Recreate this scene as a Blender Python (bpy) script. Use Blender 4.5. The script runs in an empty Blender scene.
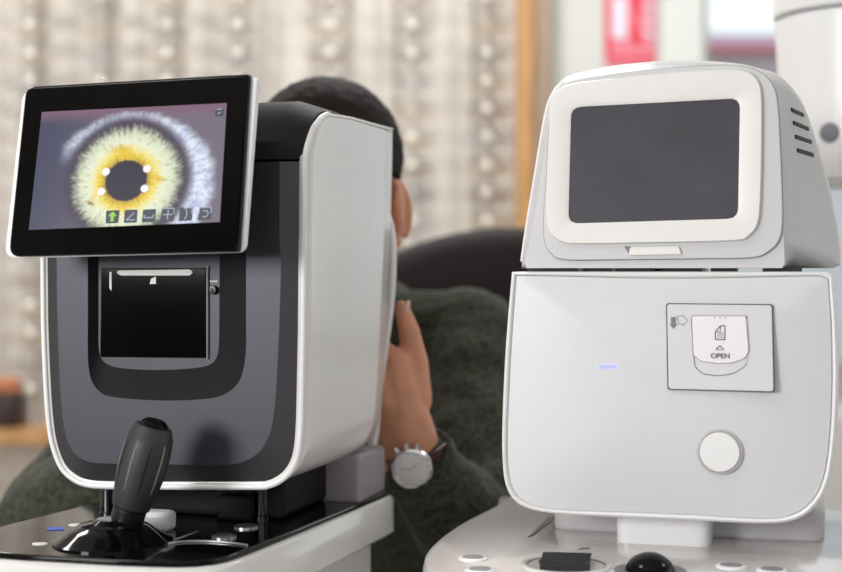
import bpy, bmesh, math, random
from mathutils import Vector, Matrix
random.seed(7)
SC = bpy.context.scene
C = SC.collection
PI = math.pi

# ------------------------------------------------------------------ materials
def lin(c):
    return tuple(((v/255)/12.92 if v/255 <= .04045 else ((v/255+.055)/1.055)**2.4) for v in c)

def mat(name, rgb, rough=.5, metal=0, spec=.5, noise=0, nscale=60, bump=0, coat=0, stretch=None, emit=None, estr=1, sheen=0):
    m = bpy.data.materials.new(name); m.use_nodes = True
    nt = m.node_tree; b = nt.nodes['Principled BSDF']
    c = lin(rgb)
    b.inputs['Base Color'].default_value = (*c, 1)
    b.inputs['Roughness'].default_value = rough
    b.inputs['Metallic'].default_value = metal
    b.inputs['Specular IOR Level'].default_value = spec
    b.inputs['Coat Weight'].default_value = coat
    b.inputs['Coat Roughness'].default_value = .05
    b.inputs['Sheen Weight'].default_value = sheen
    if emit:
        b.inputs['Emission Color'].default_value = (*lin(emit), 1); b.inputs['Emission Strength'].default_value = estr
    tc = nt.nodes.new('ShaderNodeTexCoord'); n = nt.nodes.new('ShaderNodeTexNoise')
    n.inputs['Scale'].default_value = nscale; n.inputs['Detail'].default_value = 4
    src = tc.outputs['Object']
    if stretch:
        mp = nt.nodes.new('ShaderNodeMapping'); mp.inputs['Scale'].default_value = stretch
        nt.links.new(src, mp.inputs['Vector']); src = mp.outputs['Vector']
    nt.links.new(src, n.inputs['Vector'])
    if noise:
        r = nt.nodes.new('ShaderNodeValToRGB')
        lo = tuple(max(0, v*(1-noise)) for v in c); hi = tuple(min(1, v*(1+noise)) for v in c)
        r.color_ramp.elements[0].color = (*lo, 1); r.color_ramp.elements[0].position = .3
        r.color_ramp.elements[1].color = (*hi, 1); r.color_ramp.elements[1].position = .7
        nt.links.new(n.outputs['Fac'], r.inputs['Fac']); nt.links.new(r.outputs['Color'], b.inputs['Base Color'])
    if bump:
        bp = nt.nodes.new('ShaderNodeBump'); bp.inputs['Strength'].default_value = bump; bp.inputs['Distance'].default_value = .002
        nt.links.new(n.outputs['Fac'], bp.inputs['Height']); nt.links.new(bp.outputs['Normal'], b.inputs['Normal'])
    return m

M = {}
M['white'] = mat('white_plastic', (226,225,224), .38, noise=.01)
M['white_gloss'] = mat('white_gloss_plastic', (232,231,229), .18, noise=.01, coat=.4)
M['deckwhite'] = mat('pale_gloss_plastic', (216,212,210), .18, noise=.01, coat=.3)
M['trim'] = mat('white_trim_plastic', (240,240,240), .3, noise=.01)
M['headgrey'] = mat('light_grey_plastic', (208,208,210), .42, noise=.01)
M['shellgrey'] = mat('pale_grey_plastic', (219,219,221), .42, noise=.01)
M['bezelwhite'] = mat('warm_white_plastic', (236,235,232), .4, noise=.01)
M['slate'] = mat('slate_metallic_paint', (68,66,74), .45, .6, noise=.06, nscale=900, bump=.05)
M['charcoal'] = mat('charcoal_metallic_paint', (64,61,65), .42, .4, noise=.05, nscale=900)
M['darkgrey'] = mat('dark_grey_plastic', (44,42,44), .35, noise=.05, nscale=600)
M['hoodgrey'] = mat('matt_dark_hood', (36,33,35), .6, spec=.12, noise=.05, nscale=600)
M['black'] = mat('black_plastic', (20,19,20), .35, noise=.1)
M['gloss'] = mat('black_gloss_plastic', (8,7,7), .08, spec=.22, noise=.1)
M['deckgloss'] = mat('black_deck_plastic', (7,7,8), .07, spec=.35, noise=.1)
M['glassblack'] = mat('black_window', (6,6,7), .08, spec=.12, noise=.1)
M['offscreen'] = mat('switched_off_screen', (70,68,74), .3, noise=.12, nscale=14, stretch=(1,1,3))
M['rubber'] = mat('black_rubber', (30,30,31), .6, noise=.15, nscale=300)
M['grip'] = mat('dark_grip_rubber', (45,43,47), .5, noise=.05, nscale=400, bump=.05)
M['midgrey'] = mat('mid_grey_plastic', (150,143,148), .4, noise=.02)
M['lightprint'] = mat('light_grey_face', (186,183,184), .4, noise=.02)
M['posts'] = mat('dark_steel', (70,68,70), .2, 1, noise=.05)
M['silver'] = mat('brushed_silver', (200,200,200), .3, 1, noise=.05)
M['chrome'] = mat('chrome', (215,215,215), .12, 1, noise=.02)
M['mark'] = mat('white_print', (235,235,232), .5, noise=.01)
M['greyprint'] = mat('grey_print', (125,124,132), .5, noise=.01)
M['darkprint'] = mat('dark_print', (70,62,70), .5, noise=.01)
M['pinkwhite'] = mat('clear_white_latch', (243,236,240), .2, noise=.01, coat=.5)
M['blueled'] = mat('blue_led', (170,180,250), .4, emit=(150,165,255), estr=.9)
M['lampface'] = mat('pale_blue_lens', (200,206,248), .3, noise=.01)
M['bluelamp'] = mat('blue_lamp', (60,90,190), .4, emit=(50,90,200), estr=.12)
M['skin'] = mat('skin', (203,143,112), .5, noise=.06, nscale=60, bump=.1)
M['nail'] = mat('nail', (222,180,162), .3, noise=.02)
M['hair'] = mat('black_brown_hair', (26,20,18), .7, spec=.15, noise=.5, nscale=180, bump=.8, stretch=(1,1,.3))
M['sweater'] = mat('olive_knit', (56,59,49), .95, spec=.1, noise=.6, nscale=150, bump=.5, sheen=.1)
M['trousers'] = mat('black_cloth', (24,24,27), .9, noise=.2, nscale=200)
M['shoe'] = mat('brown_leather', (60,40,30), .5, noise=.2)
M['strap'] = mat('brown_strap', (66,38,34), .55, noise=.2, nscale=200)
M['dial'] = mat('cream_dial', (250,246,236), .4, noise=.02)
M['eyewhite'] = mat('eye_white', (230,226,220), .2)
M['iris'] = mat('brown_iris', (60,40,28), .2)
M['lips'] = mat('lips', (165,100,90), .45)
M['leather'] = mat('black_chair_leather', (34,29,29), .6, spec=.2, noise=.15, nscale=80, bump=.1)
M['oak'] = mat('oak_trim', (188,143,92), .5, noise=.18, nscale=14, stretch=(6,6,.6))
M['oak_shade'] = mat('oak_trim_shade', (165,143,122), .6, noise=.08, nscale=14)  # shade of the oak trim put into a darker colour
M['tablewhite'] = mat('table_laminate', (205,203,200), .4, noise=.02)
M['wallpaint'] = mat('wall_paint', (214,215,211), .8, noise=.02)
M['ceil'] = mat('ceiling_paint', (235,235,232), .9, noise=.02)
M['pillar'] = mat('pillar_paint', (218,224,219), .7, noise=.02)
M['groove'] = mat('groove_grey', (184,177,170), .7, noise=.05)
M['rod'] = mat('clear_rod', (215,210,203), .25, noise=.03)
M['knob'] = mat('glint_knob', (240,236,228), .12, noise=.01, coat=1)  # pale colour stands in for glints on the metal holders
M['red'] = mat('sign_red', (222,48,66), .5, noise=.05)
M['pink'] = mat('sign_pink', (226,130,145), .5, noise=.05)
M['signwhite'] = mat('sign_white', (225,220,235), .5, noise=.02)
M['basecab'] = mat('woven_grey', (205,197,188), .9, noise=.2, nscale=60, bump=.4)
M['jar'] = mat('dark_brown_jar', (52,36,34), .4, noise=.2)
M['jarlid'] = mat('copper_lid', (185,120,85), .4, noise=.1)
M['floor'] = mat('floor_vinyl', (150,142,134), .5, noise=.08, nscale=6)
M['fixture'] = mat('lamp_panel', (255,255,252), .5, emit=(255,252,245), estr=2.0)

def display_wall_mat():
    m = mat('patterned_display_board', (205,199,192), .7, noise=.1, nscale=7, stretch=(1.6, 1, .7))
    nt = m.node_tree; b = nt.nodes['Principled BSDF']
    old = b.inputs['Base Color'].links[0].from_socket
    tc = nt.nodes.new('ShaderNodeTexCoord')
    wv = nt.nodes.new('ShaderNodeTexWave'); wv.wave_type = 'BANDS'; wv.bands_direction = 'X'
    wv.inputs['Scale'].default_value = 3.0; wv.inputs['Distortion'].default_value = 2.5; wv.inputs['Detail'].default_value = 3
    wv.inputs['Detail Scale'].default_value = .8
    mp = nt.nodes.new('ShaderNodeMapping'); mp.inputs['Scale'].default_value = (1,1,.12)
    nt.links.new(tc.outputs['Object'], mp.inputs['Vector']); nt.links.new(mp.outputs['Vector'], wv.inputs['Vector'])
    rp = nt.nodes.new('ShaderNodeValToRGB')
    rp.color_ramp.elements[0].color = (.84,.82,.81,1); rp.color_ramp.elements[0].position = .05
    rp.color_ramp.elements[1].color = (1,1,1,1); rp.color_ramp.elements[1].position = .45
    nt.links.new(wv.outputs['Fac'], rp.inputs['Fac'])
    mx = nt.nodes.new('ShaderNodeMix'); mx.data_type = 'RGBA'; mx.blend_type = 'MULTIPLY'; mx.inputs[0].default_value = 1
    nt.links.new(old, mx.inputs[6]); nt.links.new(rp.outputs['Color'], mx.inputs[7])
    nt.links.new(mx.outputs[2], b.inputs['Base Color'])
    return m
M['board'] = display_wall_mat()

def glass_mat(name, tint=(1,1,1), gloss=.12):
    m = bpy.data.materials.new(name); m.use_nodes = True; nt = m.node_tree
    nt.nodes.remove(nt.nodes['Principled BSDF'])
    t = nt.nodes.new('ShaderNodeBsdfTransparent'); t.inputs[0].default_value = (*tint, 1)
    g = nt.nodes.new('ShaderNodeBsdfGlossy'); g.inputs['Roughness'].default_value = .03
    lw = nt.nodes.new('ShaderNodeLayerWeight'); lw.inputs[0].default_value = gloss
    mx = nt.nodes.new('ShaderNodeMixShader')
    nt.links.new(lw.outputs['Fresnel'], mx.inputs[0]); nt.links.new(t.outputs[0], mx.inputs[1]); nt.links.new(g.outputs[0], mx.inputs[2])
    nt.links.new(mx.outputs[0], nt.nodes['Material Output'].inputs['Surface'])
    return m
M['pane'] = glass_mat('window_glass', (.97,.99,.99), .1)
M['lens'] = glass_mat('spectacle_lens', (.95,.95,.95), .25)

def eye_screen_mat():
    """picture of an eye shown on the display: procedural, driven by the screen's UV"""
    m = bpy.data.materials.new('lit_eye_screen'); m.use_nodes = True; nt = m.node_tree
    b = nt.nodes['Principled BSDF']
    N = nt.nodes.new; L = nt.links.new
    uv = N('ShaderNodeUVMap'); uv.uv_map = 'UVMap'
    sp = N('ShaderNodeSeparateXYZ'); L(uv.outputs[0], sp.inputs[0])
    def V(x):
        return x
    def math_(op, a, c=None, clamp=False):
        n = N('ShaderNodeMath'); n.operation = op; n.use_clamp = clamp
        for i, s in enumerate((a, c)):
            if s is None: continue
            if isinstance(s, (int, float)): n.inputs[i].default_value = s
            else: L(s, n.inputs[i])
        return n.outputs[0]
    def ss(x, lo, hi):
        n = N('ShaderNodeMapRange'); n.interpolation_type = 'SMOOTHSTEP'
        L(x, n.inputs['Value']); n.inputs['From Min'].default_value = lo; n.inputs['From Max'].default_value = hi
        return n.outputs[0]
    def mix(f, a, c):
        n = N('ShaderNodeMix'); n.data_type = 'RGBA'
        if isinstance(f, (int, float)): n.inputs[0].default_value = f
        else: L(f, n.inputs[0])
        for i, s in ((6, a), (7, c)):
            if isinstance(s, tuple): n.inputs[i].default_value = (*lin(s), 1)
            else: L(s, n.inputs[i])
        return n.outputs[2]
    x = math_('MULTIPLY', math_('SUBTRACT', sp.outputs[0], .502), 189)   # screen millimetre-ish units about the pupil
    y = math_('MULTIPLY', math_('SUBTRACT', sp.outputs[1], .385), 119)
    def dist(cx, cy, sx=1, sy=1):
        dx = math_('DIVIDE', math_('SUBTRACT', x, cx), sx); dy = math_('DIVIDE', math_('SUBTRACT', y, cy), sy)
        return math_('SQRT', math_('ADD', math_('MULTIPLY', dx, dx), math_('MULTIPLY', dy, dy)))
    r = dist(0, 0); ang = math_('ARCTAN2', y, x)
    # streaks: noise over angle and radius
    cv = N('ShaderNodeCombineXYZ')
    L(math_('MULTIPLY', math_('COSINE', ang), 11), cv.inputs[0]); L(math_('MULTIPLY', math_('SINE', ang), 11), cv.inputs[1]); L(math_('MULTIPLY', r, .09), cv.inputs[2])
    st = N('ShaderNodeTexNoise'); st.inputs['Scale'].default_value = 1.3; st.inputs['Detail'].default_value = 6; st.inputs['Roughness'].default_value = .7
    L(cv.outputs[0], st.inputs['Vector'])
    bl = N('ShaderNodeTexNoise'); bl.inputs['Scale'].default_value = 9; bl.inputs['Detail'].default_value = 5
    L(uv.outputs[0], bl.inputs['Vector'])
    # background skin
    bg = mix(ss(x, -95, 20), (66,68,92), (112,104,118))
    bg = mix(ss(y, 58, 74), bg, (122,92,112))
    # white of the eye: a crescent round the iris bounded by the lids
    lid = dist(3, -6, 1.14, 1.0)
    edge = math_('ADD', lid, math_('MULTIPLY', math_('SUBTRACT', bl.outputs[0], .5), 12))
    scl = math_('MULTIPLY', ss(r, 57, 70), math_('SUBTRACT', 1, ss(edge, 68, 78)))
    wgt = ss(math_('ADD', math_('MULTIPLY', x, .8), y), -40, 8)
    scl = math_('MULTIPLY', scl, wgt)
    lash = ss(st.outputs[0], .36, .62)
    c = mix(scl, bg, mix(lash, (172,178,212), (224,234,244)))
    # limbus
    lim = math_('SUBTRACT', 1, ss(r, 56, 70))
    c = mix(lim, c, (70,58,78))
    # iris
    rr = math_('ADD', r, math_('MULTIPLY', math_('SUBTRACT', st.outputs[0], .5), 22))
    rp = N('ShaderNodeValToRGB'); L(math_('DIVIDE', rr, 60), rp.inputs[0])
    els = rp.color_ramp.elements
    els[0].position = .33; els[0].color = (*lin((160,125,50)), 1)
    els[1].position = .45; els[1].color = (*lin((232,205,70)), 1)
    for pos, cc in ((.53,(236,226,150)), (.63,(228,234,208)), (.78,(208,216,186)), (.95,(128,132,116))):
        e = els.new(pos); e.color = (*lin(cc), 1)
    iris = mix(ss(st.outputs[0], .56, .72), rp.outputs[0], (132,140,92))
    big = N('ShaderNodeTexNoise'); big.inputs['Scale'].default_value = 7; big.inputs['Detail'].default_value = 3
    L(uv.outputs[0], big.inputs['Vector'])
    iris = mix(math_('MULTIPLY', ss(big.outputs[0], .52, .68), math_('SUBTRACT', 1, ss(r, 30, 46))), iris, (226,190,50))
    iris = mix(math_('MULTIPLY', ss(big.outputs[0], .62, .72), ss(r, 30, 40)), iris, (122,112,70))
    im = math_('SUBTRACT', 1, ss(rr, 46, 60))
    c = mix(im, c, iris)
    pr = math_('ADD', r, math_('MULTIPLY', math_('SUBTRACT', st.outputs[0], .5), 3))
    c = mix(math_('SUBTRACT', 1, ss(pr, 19.5, 22)), c, (50,44,60))
    for gx, gy in ((-21,10), (20,11), (-24,-10), (19,-9)):
        c = mix(math_('SUBTRACT', 1, ss(dist(gx, gy), 3, 4.6)), c, (245,242,255))
    b.inputs['Base Color'].default_value = (.01,.01,.012,1); b.inputs['Roughness'].default_value = .25
    L(c, b.inputs['Emission Color']); b.inputs['Emission Strength'].default_value = .95
    return m
M['eyescreen'] = eye_screen_mat()
M['iconbox'] = mat('icon_tile', (20,22,30), .4, emit=(44,50,68), estr=.8)
M['iconline'] = mat('icon_line', (30,30,30), .4, emit=(170,180,195), estr=.8)
M['icongreen'] = mat('icon_green', (30,30,30), .4, emit=(150,220,60), estr=.8)

# ------------------------------------------------------------------ mesh helpers
def obj(name, bm, m, parent=None, smooth=True, ang=35, bev=0, seg=3):
    bmesh.ops.recalc_face_normals(bm, faces=bm.faces)
    me = bpy.data.meshes.new(name); bm.to_mesh(me); bm.free()
    for mm in (m if isinstance(m, (list, tuple)) else [m]): me.materials.append(M[mm])
    if smooth:
        me.shade_smooth(); me.set_sharp_from_angle(angle=math.radians(ang))
    o = bpy.data.objects.new(name, me); C.objects.link(o)
    if parent: o.parent = parent
    if bev:
        b = o.modifiers.new('bevel', 'BEVEL'); b.width = bev; b.segments = seg; b.limit_method = 'ANGLE'; b.angle_limit = math.radians(35)
        b.harden_normals = False
    return o

def tag(o, label=None, cat=None, group=None, kind=None):
    for k, v in (('label', label), ('category', cat), ('group', group), ('kind', kind)):
        if v: o[k] = v
    return o

def empty(name, loc, rz=0, **kw):
    o = bpy.data.objects.new(name, None); C.objects.link(o); o.empty_display_size = .05
    o.location = loc; o.rotation_euler.z = rz
    return tag(o, **kw)

def cat_rom(pts, n=6, closed=False):
    P = [Vector(p) for p in pts]; out = []; m = len(P)
    rng = range(m) if closed else range(m-1)
    for i in rng:
        p0 = P[(i-1) % m] if (closed or i > 0) else P[0]
        p1 = P[i]; p2 = P[(i+1) % m]
        p3 = P[(i+2) % m] if (closed or i < m-2) else P[-1]
        for k in range(n):
            t = k/n
            out.append(.5*((2*p1)+(-p0+p2)*t+(2*p0-5*p1+4*p2-p3)*t*t+(-p0+3*p1-3*p2+p3)*t**3))
    if not closed: out.append(P[-1])
    return out

def round_poly(pts, rad, n=6):
    """round the corners of a 2-D polygon; rad one value or one for each corner"""
    P = [Vector(p) for p in pts]; m = len(P); out = []
    for i in range(m):
        a, b, c = P[i-1], P[i], P[(i+1) % m]
        r = rad[i] if isinstance(rad, (list, tuple)) else rad
        if r <= 0: out.append(b); continue
        d1 = min(r, (a-b).length*.49); d2 = min(r, (c-b).length*.49)
        s = b+(a-b).normalized()*d1; e = b+(c-b).normalized()*d2
        for k in range(n+1):
            t = k/n
            out.append(s*(1-t)**2+b*2*t*(1-t)+e*t*t)
    return out

def resample_star(pts, center, N=120):
    """cut a closed star-shaped 2-D outline by N rays from its centre"""
    c = Vector(center); P = [Vector(p)-c for p in pts]; out = []
    for k in range(N):
        a = 2*PI*k/N; d = Vector((math.cos(a), math.sin(a))); best = 0
        for i in range(len(P)):
            p, q = P[i-1], P[i]; e = q-p
            den = d.x*e.y-d.y*e.x
            if abs(den) < 1e-12: continue
            t = (p.x*e.y-p.y*e.x)/den; s = (p.x*d.y-p.y*d.x)/den
            if -1e-6 <= s <= 1+1e-6 and t > best: best = t
        out.append(c+d*best)
    return out

def loft(bm, rings, closed=True, cap0=True, cap1=True, mi=0):
    vs = [[bm.verts.new(p) for p in r] for r in rings]
    n = len(vs[0])
    for a, b in zip(vs, vs[1:]):
        for i in range(n if closed else n-1):
            j = (i+1) % n
            f = bm.faces.new((a[i], a[j], b[j], b[i])); f.material_index = mi
    if closed and cap0: bm.faces.new(vs[0][::-1]).material_index = mi
    if closed and cap1: bm.faces.new(vs[-1]).material_index = mi
    return vs

def plate(outline, yf, th, bm=None, mi=0):
    """outline in (x, z); front surface at y = yf(x, z), going back by th"""
    bm = bm or bmesh.new()
    f = yf if callable(yf) else (lambda x, z: yf)
    loft(bm, [[(p[0], f(p[0], p[1]), p[1]) for p in outline], [(p[0], f(p[0], p[1])+th, p[1]) for p in outline]], mi=mi)
    return bm

def ring_plate(outer, inner, yf0, yf1, th, bm=None):
    """frame between two outlines with equal vertex counts"""
    bm = bm or bmesh.new()
    g = lambda f: f if callable(f) else (lambda x, z: f)
    f0, f1 = g(yf0), g(yf1)
    rings = [[(p[0], f0(*p)+th, p[1]) for p in outer], [(p[0], f0(*p), p[1]) for p in outer],
             [(p[0], f1(*p), p[1]) for p in inner], [(p[0], f1(*p)+th, p[1]) for p in inner]]
    vs = loft(bm, rings, cap0=False, cap1=False)
    n = len(outer)
    for i in range(n):
        j = (i+1) % n
        bm.faces.new((vs[3][i], vs[3][j], vs[0][j], vs[0][i]))
    return bm

def box(bm, c, s, rot=None, mi=0):
    r = bmesh.ops.create_cube(bm, size=1)
    M4 = Matrix.Translation(c) @ (rot.to_4x4() if rot else Matrix.Identity(4)) @ Matrix.Diagonal((*s, 1))
    bmesh.ops.transform(bm, matrix=M4, verts=r['verts'])
    for f in {f for v in r['verts'] for f in v.link_faces}: f.material_index = mi
    return bm

def bx(c, s, rot=None): return box(bmesh.new(), c, s, rot)

def lathe(bm, prof, base=(0,0,0), axis=(0,0,1), n=40, sx=1, sy=1, mi=0, caps=True):
    """prof: (radius, height) pairs, axis: direction of the height"""
    q = Vector((0,0,1)).rotation_difference(Vector(axis).normalized()).to_matrix()
    b = Vector(base); rings = []
    for r, h in prof:
        rings.append([b+q @ Vector((max(r,1e-5)*sx*math.cos(2*PI*k/n), max(r,1e-5)*sy*math.sin(2*PI*k/n), h)) for k in range(n)])
    loft(bm, rings, cap0=caps, cap1=caps, mi=mi); return bm

def tube(bm, pts, rad, n=12, mi=0, caps=True, flat=1.0):
    P = [Vector(p) for p in pts]; rings = []; up = None
    for i, p in enumerate(P):
        t = (P[min(i+1, len(P)-1)]-P[max(i-1, 0)]).normalized()
        if up is None:
            up = Vector((0,0,1)) if abs(t.z) < .9 else Vector((0,1,0))
        a = up-t*up.dot(t)
        a = a.normalized() if a.length > 1e-6 else t.orthogonal().normalized()
        up = a; b2 = t.cross(a)
        r = rad[i] if isinstance(rad, (list, tuple)) else rad
        rings.append([p+(a*math.cos(2*PI*k/n)*flat+b2*math.sin(2*PI*k/n))*r for k in range(n)])
    loft(bm, rings, cap0=caps, cap1=caps, mi=mi); return bm

def sphere(bm, c, r, sc=(1,1,1), u=24, v=14, rot=None, mi=0):
    q = bmesh.ops.create_uvsphere(bm, u_segments=u, v_segments=v, radius=r)
    bmesh.ops.transform(bm, matrix=Matrix.Translation(c) @ (rot.to_4x4() if rot else Matrix.Identity(4)) @ Matrix.Diagonal((*sc, 1)), verts=q['verts'])
    for f in {f for vv in q['verts'] for f in vv.link_faces}: f.material_index = mi
    return bm

def capsule(bm, a, b, ra, rb, n=16):
    """tapered limb between two joints"""
    a, b = Vector(a), Vector(b); t = (b-a).normalized(); L = (b-a).length
    prof = [(ra*math.cos(x), -ra*math.sin(x)) for x in (1.45, 1.1, .7, .35)]+[(ra, 0), ((ra+rb)/2, L/2), (rb, L)]+[(rb*math.cos(x), L+rb*math.sin(x)) for x in (.35, .7, 1.1, 1.45)]
    lathe(bm, prof, a, t, n); return bm

def text_mesh(name, s, size, loc, parent, m, th=.0003, rx=PI/2):
    cu = bpy.data.curves.new(name, 'FONT'); cu.body = s; cu.size = size; cu.align_x = 'CENTER'; cu.extrude = th
    t = bpy.data.objects.new(name, cu); C.objects.link(t)
    dg = bpy.context.evaluated_depsgraph_get(); me = bpy.data.meshes.new_from_object(t.evaluated_get(dg))
    C.objects.unlink(t); bpy.data.objects.remove(t)
    me.materials.clear(); me.materials.append(M[m])
    o = bpy.data.objects.new(name, me); C.objects.link(o); o.location = loc; o.rotation_euler = (rx, 0, 0); o.parent = parent
    return o

def interp(x, tab):
    if x <= tab[0][0]: return tab[0][1]
    for (a, b), (c, d) in zip(tab, tab[1:]):
        if x <= c: return b+(d-b)*(x-a)/(c-a) if c > a else d
    return tab[-1][1]

# ------------------------------------------------------------------ camera
ZE = 1.15
cd = bpy.data.cameras.new('camera'); cam = bpy.data.objects.new('camera', cd); C.objects.link(cam)
cam.location = (0, 0, ZE); cam.rotation_euler = (PI/2, 0, 0)
cd.lens = 60; cd.sensor_width = 36; cd.shift_y = -16/842
cd.dof.use_dof = True; cd.dof.focus_distance = 1.33; cd.dof.aperture_fstop = 3.1; cd.clip_end = 200
SC.camera = cam

# ================================================================== LEFT MACHINE
ZT = .75
TL = math.radians(16.5)
left = empty('eye_examination_machine', (-.2394, 1.3391, ZT), -TL, label='dark grey and white eye machine with lit screen of an eye and joystick', cat='eye examination machine')

# housing outline, front view (x, z): a U open at the top
US = [(-.1375,.546),(-.1375,.4079),[(-0.1364,0.3411),(-0.1336,0.2822),(-0.1297,0.2431),(-0.1242,0.2218),(-0.1164,0.2064),(-0.1054,0.1971),(-0.0901,0.1914),(-0.064,0.1906)]]
def flat(l):
    out = []
    for e in l:
        if isinstance(e, list): out += e
        else: out.append(e)
    return out
Upx = [(-0.1369,0.3705),(-0.1364,0.3411),(-0.1336,0.2822),(-0.1297,0.2431),(-0.1242,0.2218),(-0.1164,0.2064),(-0.1054,0.1971),(-0.0901,0.1914),(-0.064,0.1906),(0.0104,0.1934),(0.0875,0.1968),(0.1007,0.1983),(0.1117,0.203),(0.1207,0.2103),(0.1277,0.2208),(0.1317,0.2358),(0.1336,0.2609),(0.1346,0.298),(0.1356,0.3444)]
def toparc():
    return [.42,.45,.48,.4993]+[.4993+.0027*k for k in range(1, 20)]
left_leg = [(-.1374-.0004*min(1, (z-.42)/.08), z) for z in reversed(toparc())]
right_leg = [(.1356+.0018*min(1, (z-.37)/.15), z) for z in toparc()]
U = [Vector(p) for p in left_leg]+cat_rom(Upx, 4)+[Vector(p) for p in right_leg]
YFRONT = [(.46,0),(.48,0),(.4993,0),(.510,.0032),(.5186,.0085),(.527,.0155),(.5348,.0236),(.5405,.0335),(.5465,.0451),(.5537,.0728)]
DEP = .266
YFRONT = [(p.x, p.y) for p in cat_rom(YFRONT, 6)]
def yfl(z): return interp(z, YFRONT)
YBACK = [(.19,.185),(.203,.206),(.2122,.220),(.2202,.2305),(.2425,.2395),(.3341,.2511),(.4221,.262),(.56,.268)]
def ybk(z): return interp(z, YBACK)
def nrm2(P):
    out = []
    for i in range(len(P)):
        t = P[min(i+1, len(P)-1)]-P[max(i-1, 0)]; t.normalize(); out.append(Vector((-t.y, t.x)))   # points to the inside of the U
    return out
UN = nrm2(U)
ZTOP = .553
# the white U-shaped housing: sides and bottom
def side_top(bm, x, th):
    pass
bm = bmesh.new()
rings = []
nT = 10
full = [Vector((-.1382, ZTOP))]+U+[Vector((.1374, ZTOP))]
for k in range(nT+1):
    t = k/nT; ring_o = []
    for i, p in enumerate(full):
        y0 = .0728 if i in (0, len(full)-1) else yfl(p.y)
        y1 = ybk(p.y)
        s = 1-.04*t
        y = y0+(y1-y0)*t
        ring_o.append((p.x, y, p.y))
    rings.append(ring_o)
vs = loft(bm, rings, closed=False)
o = obj('housing_shell', bm, 'white_gloss', left, ang=50)
sm = o.modifiers.new('wall', 'SOLIDIFY'); sm.thickness = .005; sm.offset = -1

# bright rim along the front edge of the housing
bm = bmesh.new()
rimU = [Vector((-.1382, ZTOP-.002))]+U+[Vector((.1374, ZTOP-.002))]
pts = []
for i, p in enumerate(rimU):
    y0 = .0728 if i in (0, len(rimU)-1) else yfl(p.y)
    pts.append((p.x, y0, p.y))
tops = [(.1374, .085+.045*k, .5535+.0005*k) for k in range(1, 5)]
pts = [(-p[0]-.0008, p[1], p[2]) for p in reversed(tops)]+pts+tops
tube(bm, pts, [.0028 if .0728 > p[1] or p[2] < .5 else .0015 for p in pts], 10)
obj('rim', bm, 'trim', left, ang=60)

# charcoal front frame: from the rim to the slate panel, slightly chamfered
SL = [(-.126,.505),(-.126,.41)]
slate_px = [(-0.1183,0.3708),(-0.1167,0.3221),(-0.1139,0.2735),(-0.1096,0.2425),(-0.1019,0.2253),(-0.0888,0.2161),(-0.0661,0.2136),(0.0133,0.2157),(0.0597,0.2171),(0.08,0.2216),(0.0941,0.2305),(0.1032,0.2439),(0.1082,0.2608),(0.1112,0.2887),(0.1142,0.3444),(0.1162,0.4074)]
slate_o = [Vector((slate_px[0][0]-.0008,.5005)), Vector((slate_px[0][0]-.0005,.44))]+cat_rom(slate_px, 4)+[Vector((.1145,.43)), Vector((.1148,.5005))]
fr_out = [Vector((-.1355,.5005)), Vector((-.1355,.43))]+[p+n*.003 for p, n in zip(U, UN) if p.y < .43]+[Vector((.1345,.43)), Vector((.1347,.5005))]
def resamp(P, n):
    L = [0]
    for a, b in zip(P, P[1:]): L.append(L[-1]+(b-a).length)
    out = []
    for k in range(n):
        d = L[-1]*k/(n-1); i = 0
        while i < len(L)-2 and L[i+1] < d: i += 1
        t = (d-L[i])/max(1e-9, L[i+1]-L[i]); out.append(P[i].lerp(P[i+1], min(1, t)))
    return out
A = resamp(fr_out, 140); B = resamp(slate_o, 140)
bm = bmesh.new()
loft(bm, [[(p.x, .02, p.y) for p in A], [(p.x, .001, p.y) for p in A], [(p.x, -.006, p.y) for p in B], [(p.x, .02, p.y) for p in B]], closed=False)
obj('front_frame', bm, 'charcoal', left, ang=30)

# slate front panel with a notch for the printer bay
notch = [(-0.0845,0.4077),(-0.0845,0.342),(-0.0845,0.3207),(-0.0838,0.3072),(-0.0807,0.2937),(-0.0726,0.2833),(-0.0575,0.2779),(-0.0076,0.2758),(0.0392,0.2785),(0.0597,0.2837),(0.0729,0.2943),(0.079,0.3103),(0.081,0.33),(0.081,0.3486),(0.081,0.4075)]
notch = [Vector((notch[0][0], .5005))]+cat_rom(notch, 4)+[Vector((notch[-1][0], .5005))]
pan = slate_o+list(reversed(notch))
bm = plate(pan, -.006, .012); obj('front_panel', bm, 'slate', left, ang=30)
# black dished surround, slate bezel, black printer window
bez = [(-0.0787,0.4078),(-0.0787,0.3465),(-0.0787,0.327),(-0.076,0.3144),(-0.0673,0.3078),(-0.0501,0.3047),(-0.0127,0.304),(0.0241,0.3067),(0.0407,0.3108),(0.0474,0.3195),(0.049,0.3337),(0.0493,0.3526),(0.0495,0.4076)]
bez = [Vector((bez[0][0], .5005))]+cat_rom(bez, 4)+[Vector((bez[-1][0], .5005))]
A = resamp(notch, 200); B = resamp(bez, 200)
bm = bmesh.new()
loft(bm, [[(p.x, -.0062, p.y) for p in A], [(p.x, .004, p.y) for p in B]], closed=False)
bmx = bm.faces[:] if False else None
o = obj('printer_surround', bm, 'hoodgrey', left, ang=70)
win = [(-0.0749,0.4019),(0.0366,0.4019),(0.0366,0.3164),(-0.076,0.3154)]
bm = plate(bez, .004, .008); obj('printer_bezel', bm, 'slate', left)
ww = round_poly([Vector(p) for p in win], .002)
pw = obj('printer_door', plate(ww, .0022, .006), 'glassblack', left, bev=.0008)
obj('door_lip', plate(round_poly([Vector(p) for p in [(-0.056,0.3995),(0.0203,0.4005),(0.0234,0.3981),(0.0203,0.3948),(-0.0527,0.3947),(-0.057,0.3971)]], .001), .0005, .002), 'mark', pw)
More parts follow.
